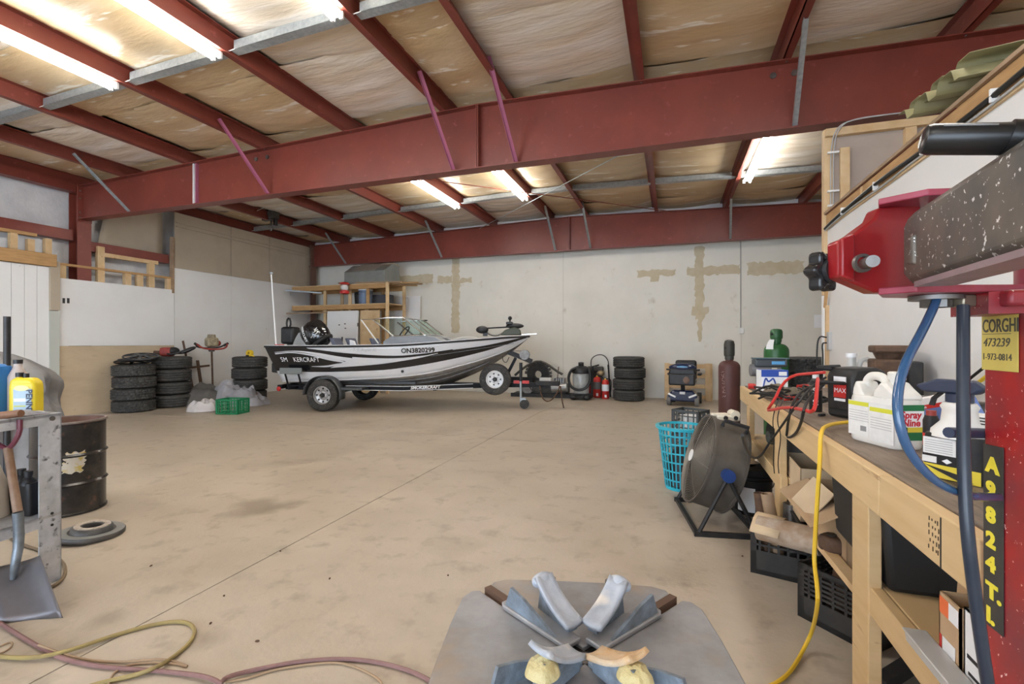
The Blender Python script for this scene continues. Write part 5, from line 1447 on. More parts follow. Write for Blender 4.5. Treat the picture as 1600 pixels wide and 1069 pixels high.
# black spray bottle with trigger
dS = 1.62
ps_ = G(1489, 752, BT)
t = T('spray_bottle', 'white-necked spray bottle with black label and dark trigger', 'bottle', (ps_.x + .03, ps_.y + .03, BT), math.radians(-50))
t.scale = (1.3, 1.2, .78)
O('body', jug_body(.115, .085, .245, .1), m_blackm, t, .003)
O('foot_band', B().span((-.0565, -.0435, .004), (.0565, -.042, .055)), MATS['label_yellow'], t)
O('black_swoosh', B().prism([(-.05, .05), (.02, .03), (.045, .008), (.015, .008), (-.02, .03)], 0, .001, basis((0, -.0438, 0), (1, 0, 0), (0, 0, 1))), m_black, t)
O('shoulder', B().lathe([(.055, .165), (.053, .19), (.035, .225), (.032, .27), (.036, .285), (.03, .30), (.02, .305)], 22), m_jug, t)
O('back_label', B().span((-.052, -.0440, .095), (.012, -.0430, .160)), m_lab, t)
for k in range(6): O('print_line', B().span((-.048, -.0446, .102 + .009 * k), (.006, -.0440, .105 + .009 * k)), MATS['print_grey'], t)
O('small_label', B().span((-.054, -.0440, .06), (-.025, -.0430, .085)), m_lab, t)
O('hazard_mark', B().box((-.005, -.0436, .073), (.014, .001, .014), Matrix.Rotation(math.pi / 4, 3, 'Y')), m_wpaint, t)
m_navyp = M('navy_plastic', (.03, .04, .075), rough=.4)
O('collar', B().cyl((0, 0, .30), (0, 0, .335), .026, n=16), m_navyp, t)
O('trigger_head', B().prism([(-.07, .335), (.035, .335), (.05, .36), (.03, .39), (-.04, .39), (-.085, .36)], -.018, .018, basis((0, 0, 0), (1, 0, 0), (0, 0, 1))), m_navyp, t, .008)
O('trigger', B().tube([(-.035, 0, .335), (-.05, 0, .31), (-.055, 0, .28)], .006, 6), m_black, t)
# carton behind the bottle, leaning
c = atX(1484, 640, 1.20)
t = T('blue_carton', 'blue and white carton with red stripe tilted behind the spray bottle', 'box', (c.x, c.y, BT + .03), math.radians(-62), tilt=(math.radians(14), math.radians(-17)))
m_bl2 = M('pale_blue_print', (.12, .20, .52), (.22, .32, .66), scale=8, rough=.4)
O('body', B().span((-.14, -.035, 0), (.14, .035, .15)), m_bl2, t, .003)
O('top_band', B().span((-.141, -.0362, .122), (.141, .036, .1505)), m_wpaint, t)
O('red_stripe', B().span((-.13, -.0368, .103), (.141, -.0355, .122)), m_red, t)
lettering('stripe_text', 'Multi-Purpose', .017, m_wpaint, t, mat=basis((-.12, -.0372, .107), (1, 0, 0), (0, 0, 1)), bold=.0004)
# more clutter behind post
c = atX(1522, 700, 1.2)
t = rbox('striped_tin', 'white carton with barcode stripes by the red post', 'box', (c.x, c.y, BT), (.16, .10, .12), -1.0, m_lab)
for k in range(3): O('print_line', B().span((-.08, -.0515, .085 + .012 * k), (.08, -.0505, .09 + .012 * k)), m_black, t)
c = atX(1529, 725, 1.12)
t = T('glass_jar', 'clear jar with red lid tipped beside the red post', 'jar', (c.x, c.y, BT))
O('jar', B().lathe([(.035, 0), (.04, .01), (.04, .08), (.03, .09)], 18), m_clear, t); O('lid', B().cyl((0, 0, .09), (0, 0, .105), .034, n=16), m_red, t)
c = atX(1462, 690, 1.40)
t = T('wood_plane', 'grey metal level resting on the bench behind the jug', 'tool', (c.x, c.y, BT), math.radians(-60))
O('blade', B().span((-.22, -.02, .0), (.25, .02, .10)), M('dark_grey_metal', (.10, .10, .10), rough=.5), t, .006); O('lip', B().span((-.22, -.035, .1), (.25, .035, .11)), m_iron, t)
c = atX(1455, 735, 1.10)
t = T('aerosol', 'black and red lettered can between jug and spray bottle', 'can', (c.x, c.y, BT))
t.scale = (.75, .75, .9)
O('body', B().lathe([(.03, 0), (.032, .005), (.032, .15), (.024, .17), (.001, .17)], 20), m_blackm, t); O('red_band', B().lathe([(.0322, .05), (.0324, .10)], 20, cap0=False, cap1=False), m_red, t); O('cap', B().cyl((0, 0, .165), (0, 0, .19), .02, n=12), M('orange_cap', (.30, .04, .03), rough=.4), t)
for i, (px, py) in enumerate(((1318, 678), (1440, 708), (1268, 650))):
    q = G(px, py, BT); o = O('socket_bit', B().cyl((-.025, 0, .008), (.025, 0, .008), .008, n=10), m_black); o.location = (q.x + .05, q.y, BT); o.rotation_euler = (0, 0, .4 * i); tag(o, ['black socket bit on the bench by the yellow cord', 'black socket bit beside the spray bottle', 'black socket bit beside the red jumper lead'][i], 'bit')
lead('wall_cable', 'yellow and black cables rising along the wall near the red post', [atX(1480, 628, 1.6), atX(1510, 610, 1.6), atX(1540, 590, 1.6), atX(1575, 560, 1.6)], .010, MATS['yellow_webbing'])
lead('wall_cable', 'black cable rising along the wall above the blue carton', [atX(1478, 632, 1.58), atX(1505, 600, 1.6), atX(1540, 572, 1.6), atX(1575, 545, 1.6)], .008, m_cable)

# yellow extension cord from the bench to the floor
m_ycord = M('yellow_cord', (.72, .47, .03), rough=.45)
lead('extension_cord', 'yellow extension cord draped from the bench top down to the floor', [atX(1335, 659, 1.05), atX(1312, 661, .98), atX(1294, 664, .90), atX(1282, 672, .82), atX(1281, 720, .79), atX(1277, 780, .785), atX(1273, 850, .78), atX(1272, 880, .775), atX(1277, 915, .77), atX(1278, 945, .765)] + [G(1270, 985, .10), G(1258, 1010, .02), G(1245, 1035, .011), G(1228, 1058, .011), G(1200, 1075, .011), G(1150, 1085, .011)], .0085, m_ycord)

# ---- under the bench
p = atX(1195, 690, 1.15)
t = rbox('carton', 'small dark green and black carton on the far bench shelf', 'box', (.86, 4.42, SH + .20), (.18, .26, .10), -.1, m_card, .003)
O('wrap', B().span((-.091, -.131, .001), (.0, .131, .101)), m_hoist, t); O('barcode_label', B().span((.0, -.132, .01), (.06, -.1305, .08)), m_wpaint, t)
t = T('starter_motor', 'black motor bodies on the far bench shelf under the carton', 'motor', (.92, 4.45, SH), .2)
O('body', B().cyl((-.12, -.1, .10), (.12, -.1, .10), .10, n=16), m_blackm, t); O('body', B().cyl((-.1, .1, .10), (.12, .1, .10), .10, n=16), m_blackm, t); O('snout', B().cyl((-.2, -.1, .10), (-.12, -.1, .10), .05, n=12), m_iron, t)
t = T('starter_motor', 'black drum-shaped motor nearest the second bench leg', 'motor', (.95, 4.05, SH), .2)
O('body', B().cyl((0, 0, 0), (0, 0, .22), .12, n=18), m_black, t); O('cap', B().cyl((0, 0, .22), (0, 0, .25), .08, n=16), m_blackm, t)
t = T('parts_case', 'black parts case at the back of the far bench shelf', 'case', (1.3, 4.2, SH), 0)
O('body', B().span((-.2, -.5, 0), (.2, .5, .28)), m_black, t, .02); O('lid', B().span((-.21, -.51, .28), (.21, .51, .30)), m_blackm, t, .008); O('handle', B().tube([(-.21, -.1, .14), (-.25, -.1, .14), (-.25, .1, .14), (-.21, .1, .14)], .01, 6), m_iron, t)
def carton(label, loc, size, rz, open_=True, m_=None, name='cardboard_box', flaps=(1, 1, 1, 1), tilt=None):
    t = T(name, label, 'box', loc, rz, None, tilt)
    sx, sy, sz = size; m_ = m_ or m_card; w = .005
    O('base', B().span((-sx / 2, -sy / 2, 0), (sx / 2, sy / 2, w)), m_, t)
    for ax, (L, Dp) in enumerate(((sx, sy), (sy, sx), (sx, sy), (sy, sx))):
        R = Matrix.Rotation(ax * math.pi / 2, 3, 'Z')
        b = B().span((-L / 2, -Dp / 2, 0), (L / 2, -Dp / 2 + w, sz)); b.v = [tuple(R @ Vector(p)) for p in b.v]
        O('side', b, m_, t)
        if open_ and flaps[ax]:
            an = flaps[ax] if flaps[ax] != 1 else .6
            fl_ = min(.16, Dp * .48)
            b = B().bar((0, -Dp / 2, sz), (0, -Dp / 2 - fl_ * math.cos(an), sz + fl_ * math.sin(an)), L * .98, w); b.v = [tuple(R @ Vector(p)) for p in b.v]
            O('flap', b, m_, t)
    if not open_: O('lid', B().span((-sx / 2, -sy / 2, sz - w), (sx / 2, sy / 2, sz)), m_, t)
    return t
m_pcard = M('pale_card', (.62, .48, .31), (.52, .39, .25), scale=4, rough=.8)
t = T('black_tray', 'flat black plastic tray across the crates under the cardboard boxes', 'tray', (1.03, 3.30, .302), -.05)
O('tray', B().prism([(-.30, 0), (.30, 0), (.33, .09), (.29, .09), (.26, .02), (-.26, .02), (-.29, .09), (-.33, .09)], -.30, .34, basis((0, 0, 0), (1, 0, 0), (0, 0, 1))), m_black, t, .006)
carton('large open cardboard box on the tray under the bench, farther one', (.93, 3.37, .40), (.42, .44, .31), -.03, flaps=(0, 0, 0, 0), m_=m_pcard)
carton('open cardboard box nearer the bench leg with its flap down', (.96, 2.80, .392), (.44, .60, .28), .02, flaps=(0, 0, 0, -.5))
q = onX(1262, 778, .64)
o = O('cardboard_flap', B().box((0, 0, 0), (.16, .20, .005), Matrix.Rotation(-.9, 3, 'Y') @ Matrix.Rotation(.25, 3, 'X')), m_pcard); o.location = (.665, q.y + .02, q.z); tag(o, 'loose square of pale cardboard hanging out of the boxes', 'cardboard')
# two black milk crates on the floor with contents
m_bcr = M('black_crate_plastic', (.022, .022, .023), (.04, .037, .033), scale=9, rough=.5)
crate('milk_crate', 'black milk crate on the floor with pipes standing in it', (.690, 3.43, 0), math.radians(-14.5), .36, .36, .295, m_bcr, 'black milk crates', .5, 7, 3)
crate('milk_crate', 'black lattice milk crate on the floor beside the bench leg', (.888, 2.855, 0), math.radians(-46), .36, .36, .285, m_bcr, 'black milk crates', .42, 6, 6)
for i, (x, y, lx, ly, r, m_) in enumerate(((.575, 3.34, -.10, .06, .030, m_rust), (.645, 3.32, -.16, .04, .036, m_oldwood), (.72, 3.40, .02, .05, .052, m_iron))):
    t = T('steel_pipe', ['thin rusty tube standing in the crate, nearest the fan', 'brown square tube leaning in the crate', 'wide grey pipe standing in the crate'][i], 'pipe', (x, y, .02))
    Lh = (.47, .48, .40)[i]
    O('tube', B().lathe([(r, 0), (r, Lh), (r * .8, Lh), (r * .8, 0)], 16, basis((0, 0, 0), (1, 0, -lx), (0, 1, -ly)), closed=True), m_, t)
t = T('paper_wrapped_part', 'brown paper wrapped roll with pale cardboard flap across the crates', 'parcel', (.625, 3.0, .30), math.radians(-28))
m_paper = M('brown_paper', (.30, .20, .125), (.48, .40, .32), scale=11, rough=.6, bump=.4, bscale=20)
O('roll', B().cyl((-.16, 0, .07), (.15, 0, .075), .072, n=18), m_paper, t)
O('flap', B().grid(lambda u, v: Vector((-.18 + .15 * v, -.095 + .17 * u, .02 + .125 * math.sin(math.pi * (.12 + .55 * u)))), 8, 2), m_pcard, t, solid=.005)
t = T('tow_hitch', 'rusty iron drawbar hitch with an eye on the crate', 'hitch', (.84, 2.60, .385), math.radians(172))
O('drawbar', B().cyl((-.22, 0, .10), (.06, 0, .10), .05, n=14), m_rust, t)
O('eye_block', B().prism([(.04, -.06), (.14, -.06), (.18, 0), (.14, .06), (.04, .06)], .07, .145), m_rust, t, .02)
O('eye', B().cyl((.12, 0, .1455), (.12, 0, .150), .022, n=14), m_black, t)
O('support', B().cyl((-.1, 0, -.11), (-.1, 0, .1), .05, n=10), m_rust, t)
t = T('iron_casting', 'brown rusty casting in the lattice crate', 'casting', (.86, 2.84, .02), .2)
O('body', B().cyl((0, .03, .0), (0, -.02, .30), .09, .07, n=14), m_rust, t); O('arm', B().bar((0, 0, .26), (.02, -.14, .22), .06, .05), m_rust, t); O('ring', B().tube([(.0, -.10 + .06 * math.cos(a), .29 + .06 * math.sin(a)) for a in [2 * math.pi * i / 14 for i in range(14)]], .008, 6, True), m_galv, t)
o = O('axe_handle', B().bar((.70, 2.70, .455), (.728, 2.18, .44), .05, .03), m_woodp); tag(o, 'pale wooden plank slanting out of the crate by the bench leg', 'handle')
# black tote and cartons near the viewer
t = T('black_tote', 'big black plastic tote on the bench shelf behind the near leg', 'tote', (1.08, 2.26, SH), 0)
O('body', B().prism([(-.36, 0), (.36, 0), (.38, .28), (-.38, .28)], -.30, .28, basis((0, 0, 0), (1, 0, 0), (0, 0, 1))), M('matt_black_tote', (.012, .012, .012), rough=.6), t, .02)
O('rim', B().span((-.40, -.30, .27), (.40, .32, .295)), MATS['matt_black_tote'], t, .008)
c = carton('open brown carton with orange and white sticker under the bench', (.785, 1.575, SH), (.16, .10, .185), .0, flaps=(0, 1.3, -1.45, 0))
O('orange_sticker', B().span((-.0815, .0, .13), (-.0805, .045, .175)), M('sticker_orange', (.75, .16, .05), rough=.5), c); O('white_sticker', B().span((-.0815, -.045, .13), (-.0805, -.0, .175)), m_wpaint, c)
O('red_sticker', B().span((-.0815, .035, .02), (-.0805, .045, .07)), m_red, c); O('white_sticker', B().span((-.0815, -.03, .02), (-.0805, .03, .07)), m_wpaint, c)
c = carton('white carton standing in front of the brown one under the bench', (.752, 1.466, SH), (.09, .09, .20), .0, False, m_wpaint)
O('print', B().span((-.0462, -.03, .08), (-.0452, .03, .09)), m_black, c); O('print', B().span((-.0462, -.025, .04), (-.0452, .025, .048)), m_black, c)
t = T('clear_bin', 'low translucent plastic bin at the front of the bench shelf', 'bin', (.672, 1.56, SH + .001), 0)
t.scale = (.75, .6, .6)
O('tray', B().prism([(-.03, 0), (.03, 0), (.035, .05), (-.035, .05)], -.2, .2, basis((0, 0, 0), (1, 0, 0), (0, 0, 1))), m_clear, t, .006); O('lid', B().span((-.04, -.21, .05), (.04, .21, .06)), m_clear, t, .004)
t = T('floor_stand', 'dark steel trestle foot lying on the floor under the bench', 'stand', (.98, 2.5, 0), .3)
O('bar', B().bar((-.2, -.1, .03), (.2, .1, .06), .05, .05), m_blackm, t); O('upright', B().cyl((.1, .05, .03), (.1, .05, .22), .012, n=6), m_blackm, t)
# roofing sheets on the partition top
t = T('corrugated_sheet', 'olive corrugated metal sheets stacked on top of the partition', 'metal sheet', (XR + .02, 3.3, 2.91), 0)
m_olive = M('olive_sheet', (.22, .20, .10), (.17, .155, .075), scale=4, rough=.45)
for k in range(2):
    def trap(u):
        q = (u * 2.6 + .3 * k) % 1
        return max(0, min(1, (q - .15) / .12)) if q < .5 else max(0, min(1, (.85 - q) / .12))
    O('sheet', B().grid(lambda u, v: Vector((-.16 + .05 * k + 1.1 * v, .74 * u, .02 + .055 * k + .075 * trap(u) + .05 * u + .10 * v)), 52, 1), m_olive, t, solid=.004)
# ================================================================= tyre changer
TC = W(.150, .982, 0)
tc = T('tyre_changer', 'red tire changing machine with round clamping table and swing arm', 'tire changer', TC, YAW)
m_tab = M('worn_steel_table', (.33, .335, .35), (.22, .215, .215), scale=9, rough=.42, metal=.35, bump=.08, bscale=25, c3=(.36, .28, .20), s3=5, lo3=.52, hi3=.72)
TZ = .80
tb = O('turntable', B().lathe([(.0, TZ - .05), (.20, TZ - .05), (.22, TZ - .02), (.22, TZ - .014), (.0, TZ - .014)], 36), m_iron, tc)
tb.name = 'turntable'
R0 = math.radians(-5.4)
seg = [(0, .026), (.045, .071), (.232, .258), (.228, .278), (.195, .296), (.08, .302), (-.08, .302), (-.195, .296), (-.228, .278), (-.232, .258), (-.045, .071)]
for k in range(4):
    O('table_plate', B().prism(seg, TZ - .012, TZ, Matrix.Rotation(R0 + k * math.pi / 2, 4, 'Z')), m_tab, tb, .003)
m_rail = M('brown_slot_rail', (.13, .075, .05), rough=.55, metal=.4)
m_jaw = M('pale_blue_steel', (.42, .45, .50), (.30, .33, .38), scale=14, rough=.5, metal=.15, bump=.15, bscale=30, c3=(.60, .56, .50), s3=9, lo3=.55, hi3=.65)
m_jawd = M('dirty_blue_steel', (.24, .30, .37), (.13, .14, .15), scale=18, rough=.5, metal=.3, bump=.3, bscale=40)
m_ylw = M('chipped_yellow_plastic', (.62, .55, .30), (.50, .40, .18), scale=18, rough=.5, bump=.5, bscale=35)
m_ora = M('rust_orange_plastic', (.58, .36, .17), (.62, .54, .42), scale=12, rough=.5, bump=.3, bscale=30)
for k in range(4):
    A = Matrix.Rotation(R0 + math.pi / 4 + k * math.pi / 2, 4, 'Z')
    far = k in (0, 1)
    O('slot_rail', B().bar(A @ Vector((.20, 0, TZ - .006)), A @ Vector((.335, 0, TZ - .006)), .02, .03), m_rail, tb)
    jw_ = O('jaw', B().prism([(.03, -.024), (.235, -.03), (.25, -.02), (.25, .02), (.235, .03), (.03, .024)], TZ + .001, TZ + .012, A), m_tab if far else m_jawd, tb, .003)
    sd = -1 if k % 2 else 1
    sd = 1 if k == 0 else (-1 if k == 1 else (1 if k == 2 else -1))
    B2 = A @ Matrix.Translation((.0, .0, TZ)) @ Matrix.Rotation(sd * .12, 4, 'Z')
    # gripping channel, rising outwards
    def gr(u, v):
        x = .045 + .115 * u
        z = .030 + .030 * u + .030 * u ** 3
        y = sd * .014 + (v - .5) * .048
        return B2 @ Vector((x, y, z + .006 * (2 * v - 1) ** 2))
    O('gripper', B().grid(gr, 8, 5), m_jaw if far else (m_ora if k == 3 else m_jaw), jw_, solid=.010)
    O('gripper_web', B().prism([(.06, .0), (.175, .0), (.165, .062), (.14, .055), (.06, .022)], -.012, .012, B2 @ basis((0, sd * .02, .012), (1, 0, 0), (0, 0, 1))), m_jawd, jw_)
    O('side_skirt', B().prism([(.06, 0), (.235, 0), (.215, .05), (.17, .04)], -.004, .004, A @ basis((0, -sd * .018, TZ + .01), (1, 0, 0), (0, 0, 1))), m_jawd, jw_)
    hook = B().ball(B2 @ Vector((.165, sd * .014, .082)), (.016, .03, .018), 12, 8, B2.to_3x3())
    if far: O('hook', hook, m_jaw, jw_)
    if far: O('bolt', B().cyl(B2 @ Vector((.172, sd * .045, .050)), B2 @ Vector((.172, sd * .045, .075)), .012, n=10), m_iron, jw_)
    if not far:
        O('jaw_protector', heap(.036, .030, .030, 3.1 * k, .004, 70, 40, 16, .45).xf(B2 @ Matrix.Translation((.155, sd * .018, .045))), m_ylw, jw_)
O('cross_slot', B().bar((-.03, 0, TZ - .010), (.03, 0, TZ - .010), .006, .006), m_black, tb)
O('centre_bolt', B().cyl((0, 0, TZ - .014), (0, 0, TZ - .006), .02, n=12), m_iron, tb)
O('cabinet', B().span((-.22, -.26, .10), (.22, .22, .68)), m_redp, tc, .02)
O('plinth', B().span((-.20, -.24, 0), (.20, .20, .10)), m_blackm, tc, .01)
O('spindle', B().cyl((0, 0, .66), (0, 0, TZ - .04), .11, n=24), m_iron, tc)
O('post_foot', B().span((.18, -.26, 0), (.90, -.06, .24)), m_redp, tc, .02)
# column; tc axes: x = right of view, y = depth; origin at lat .150, d .982
def L(lat, d, z): return Vector((lat - .150, d - .982, z))
def C(px, py, d): return L((px - 800) / F * d, d, H + (HY - py) * d / F)
# the column stands square to the room; its decals are on the face towards the turntable
XC, YC1, pw = .592, 1.203, .155
dP = .85
RW = Matrix.Rotation(-YAW, 3, 'Z')
def LW(x, y, z): return L(x * CS + y * SN, -x * SN + y * CS, z)
def wbox(a, b_): a, b_ = Vector(a), Vector(b_); m_ = (a + b_) / 2; return B().box(LW(*m_), [abs(b_[i] - a[i]) for i in range(3)], RW)
col_o = O('column', wbox((XC, YC1 - pw, .2), (XC + pw, YC1, 1.515)), m_redp, tc, .012, seg=4)
O('column_cap', wbox((XC - .045, YC1 - pw - .01, 1.512), (XC + pw, YC1 + .01, 1.54)), m_redp, col_o, .006)
m_pink = M('red_enamel_highlight', (.33, .05, .085), (.22, .02, .03), scale=9, rough=.3)  # red enamel with its pink highlights painted into the colour
O('hinge_barrel', B().cyl(LW(XC + .09, YC1 - .07, 1.53), LW(XC + .09, YC1 - .07, 1.62), .07, n=20), m_pink, col_o)
m_decal = M('black_decal', (.03, .03, .028), (.055, .05, .045), scale=14, rough=.5)
m_ydec = M('yellow_decal', (.78, .66, .05), rough=.5)
fxc = XC - .0012
def fb(s, z): return basis(LW(fxc - .0012, YC1 - s, z), LW(0, -1, 0) - LW(0, 0, 0), (0, 0, 1))
def zp(py, d=.95): return H + (HY - py) * d / F
O('model_decal', B().prism([(.008, zp(692)), (.068, zp(692) + .004), (.068, zp(968) + .004), (.008, zp(968))], 0, .0008, basis(LW(fxc, YC1, 0), LW(0, -1, 0) - LW(0, 0, 0), (0, 0, 1))), m_decal, col_o)
for i, (ch, py) in enumerate((('A', 731), ('9', 768), ('8', 807), ('2', 845), ('4', 881), ('T.', 922), ('I.', 960))):
    lettering('model_letter', ch, .040, m_ydec, col_o, mat=fb(.018, zp(py)) @ Matrix.Diagonal((1.35, 1.0, 1, 1)), bold=.0022)
m_ysign = M('yellow_sticker', (.62, .50, .12), (.52, .42, .10), scale=10, rough=.5)
zs0, zs1 = zp(577), zp(493)
O('maker_label', B().prism([(.003, zs0), (.108, zs0), (.108, zs1), (.003, zs1)], 0, .001, basis(LW(fxc, YC1, 0), LW(0, -1, 0) - LW(0, 0, 0), (0, 0, 1))), m_ysign, col_o)
m_ink = M('dark_ink', (.08, .07, .05), rough=.6)
lettering('maker_name', 'CORGHI', .034, m_ink, col_o, mat=fb(.006, zs1 - .034) @ Matrix.Diagonal((.80, 1.05, 1, 1)), bold=.0004)
lettering('serial_number', '473239', .026, m_ink, col_o, mat=fb(.008, zs1 - .062) @ Matrix.Diagonal((1.0, .9, 1, 1)), shear=.2)
lettering('telephone_number', '1-973-0814', .019, m_ink, col_o, mat=fb(.006, zs1 - .088) @ Matrix.Diagonal((.98, .95, 1, 1)))
O('label_rule', B().prism([(.006, zs1 - .0385), (.09, zs1 - .0385), (.09, zs1 - .0375), (.006, zs1 - .0375)], .001, .0014, basis(LW(fxc, YC1, 0), LW(0, -1, 0) - LW(0, 0, 0), (0, 0, 1))), m_ink, col_o)
# clevis bracket
dK = .90
m_red2 = M('bright_red_enamel', (.27, .010, .013), (.20, .010, .012), scale=5, rough=.3, c3=(.6, .3, .28), s3=60, lo3=.74, hi3=.76)
def poly3(pts, d): return [((px - 800) / F * d - .150, H + (HY - py) * d / F) for px, py in pts]
mtK = basis((0, dK - .982, 0), (1, 0, 0), (0, 0, 1))
br = O('clevis_bracket', B().prism(poly3([(1310, 376), (1330, 368), (1366, 342), (1374, 324), (1440, 316), (1440, 458), (1368, 457), (1328, 440), (1310, 432)], dK), -.035, .0, mtK), m_red2, tc, .005)
O('side_cheek', B().prism(poly3([(1309, 374), (1329, 367), (1329, 441), (1309, 433)], dK), 0, .012, mtK), m_red2, br, .003)
zT, zB_ = H + (HY - 318) * dK / F, H + (HY - 456) * dK / F
def hplate(pts, z0, z1): return B().prism([(l - .150, d - .982) for l, d in pts], z0, z1)
la = lambda px, d=dK: (px - 800) / F * d
O('top_plate', hplate([(la(1366), dK - .01), (la(1400), dK - .07), (la(1450), dK - .075), (la(1500), dK - .03), (la(1560), dK + .05), (la(1560), dK + .09), (la(1405), dK + .05)], zT - .006, zT + .006), m_pink, br, .002)
O('bottom_plate', hplate([(la(1366), dK - .01), (la(1390), dK - .06), (la(1550), dK - .07), (la(1600), dK + .02), (la(1620), dK + .09), (la(1410), dK + .05)], zB_ - .007, zB_ + .006), m_pink, br, .002)
O('pivot_bolt', B().cyl(L(la(1470), dK, zB_ - .03), L(la(1470), dK, zT + .016), .018, n=14), m_iron, br)
O('bolt_head', B().cyl(L(la(1470), dK, zT + .006), L(la(1470), dK, zT + .014), .03, n=14), m_navyp, br)
O('washer', B().cyl(L(la(1462), dK, zB_ - .016), L(la(1462), dK, zB_ - .008), .042, n=18), m_iron, br)
O('nut', B().cyl(L(la(1462), dK, zB_ - .03), L(la(1462), dK, zB_ - .014), .024, n=6), m_iron, br)
O('fitting', B().span(L(la(1482), dK - .03, zB_ - .03), L(la(1503), dK + .0, zB_ - .008)), M('brass_fitting', (.35, .30, .22), rough=.4, metal=.7), br, .003)
O('gusset', wbox((XC - .06, YC1 - .14, 1.50), (XC + .06, YC1 - .02, zB_ - .006)), m_redp, br)
# stop screw and star knob
zk = H + (HY - 412) * dK / F
O('stop_screw', B().cyl(C(1352, 412, dK - .03), C(1364, 408, dK - .085), .0105, n=14), m_iron, br)
O('screw_collar', B().lathe([(.012, 0), (.017, 0), (.017, .008), (.012, .008)], 18, basis(C(1345, 412, dK - .035), (1, 0, 0), (0, 0, 1)), closed=True), m_iron, br)
ax = Vector((-.42, .90, -.03)).normalized()
kc = C(1285, 425, .955)
kb = kc - ax * .060
kn_ = O('star_knob', B().cyl(kb, kc, .016, n=14), m_iron, br)
poly = []
for i in range(70):
    a = 2 * math.pi * i / 70
    r = .037 + .0065 * math.cos(6 * a)
    poly.append((r * math.cos(a), r * math.sin(a)))
u_ = Vector((0, 0, 1)); v_ = ax.cross(u_)
O('knob_grip', B().prism(poly, -.014, .014, basis(kc, v_, u_)), M('glossy_black_knob', (.015, .015, .016), rough=.2), kn_, .006)
O('knob_hub', B().cyl(kc - ax * .014, kc - ax * .022, .024, n=16), m_black, kn_)
# the swing arm: heavy grey box section coming towards the viewer
m_arm = M('splattered_grey_arm', (.085, .078, .070), (.17, .14, .11), scale=9, rough=.45, metal=.3, c3=(.75, .75, .73), s3=95, lo3=.635, hi3=.655)
a0, a1 = Vector(((1412 - 800) / F * .86, .86, 0)), Vector(((1600 - 800) / F * .52, .52, 0))
dirA = (a1 - a0).normalized(); sdA = Vector((dirA.y, -dirA.x, 0))
if sdA.x < 0: sdA = -sdA
zA0, zA1 = 1.550, 1.682
LA, TA = .62, .055
def arm_pt(s, w, z): q = a0 + dirA * s + sdA * w; return L(q.x, q.y, z)
b = B()
n_ = 10
profz = [(zA0 + .014, 0), (zA0, .012), (zA0, TA - .01), (zA0 + .012, TA), (zA1 - .012, TA), (zA1, TA - .012), (zA1, .012), (zA1 - .014, 0)]
ends = []
for s, k in ((0.0, .80), (.018, 1.0), (LA, 1.0)):
    zc = (zA0 + zA1) / 2
    ends.append([arm_pt(s, w, zc + (z - zc) * k) for z, w in profz])
m8 = len(profz)
b.add([p for r in ends for p in r], [(j * m8 + i, j * m8 + (i + 1) % m8, (j + 1) * m8 + (i + 1) % m8, (j + 1) * m8 + i) for j in range(2) for i in range(m8)] + [tuple(range(m8))[::-1], tuple(range(2 * m8, 3 * m8))])
arm = O('swing_arm', b, m_arm, tc, .002)
O('arm_boss', B().add([arm_pt(s, w, z) for s, w, z in ((.03, -.006, 1.59), (.055, -.006, 1.585), (.055, -.006, 1.632), (.03, -.006, 1.628), (.025, .004, 1.585), (.06, .004, 1.58), (.06, .004, 1.638), (.025, .004, 1.632))], [(3, 2, 1, 0), (4, 5, 6, 7), (0, 1, 5, 4), (1, 2, 6, 5), (2, 3, 7, 6), (3, 0, 4, 7)]), m_arm, arm, .003)
O('arm_flange', B().add([arm_pt(s, w, z) for s in (.06, LA) for w, z in ((-.003, zA0 - .006), (.05, zA0 - .006), (.05, zA0 + .003), (-.003, zA0 + .003))], [(0, 1, 2, 3), (7, 6, 5, 4), (0, 4, 5, 1), (1, 5, 6, 2), (2, 6, 7, 3), (3, 7, 4, 0)]), M('dull_pink_grey', (.30, .20, .22), (.20, .15, .15), scale=9, rough=.45), arm)
O('pivot_seat', B().cyl(L(la(1470), dK, zB_ + .006), L(la(1470), dK, zA0), .05, n=20), m_blackm, arm)
# lever with grip above the arm
h0, h1, h2 = C(1440, 218, .62), C(1572, 217, .585), C(1590, 218, .58)
gp_ = O('lever_grip', B().tube([h0, h0 + (h1 - h0) * .03, h0 + (h1 - h0) * .1, h1], [.012, .017, .0192, .0192], 20), M('black_rubber_grip', (.012, .012, .012), rough=.3), tc)
O('grip_flange', B().cyl(h1, h2, .0225, n=22), MATS['black_rubber_grip'], gp_)
O('lever_rod', B().cyl(h2, C(1720, 222, .50), .010, n=12), m_iron, gp_)
for k in (-.006, .010): O('grip_seam', B().cyl(h0 + (h1 - h0) * .12 + Vector((0, -.018, k)), h0 + (h1 - h0) * .75 + Vector((0, -.018, k)), .0016, n=5), m_iron, gp_)
O('lever_block', B().span(C(1720, 230, .50) + Vector((-.02, -.03, -.03)), C(1720, 230, .50) + Vector((.05, .04, .05))), m_iron, gp_)
O('side_lever_grip', B().cyl(C(1482, 676, .93), C(1560, 678, .97), .0105, n=12), m_navyp, tc)
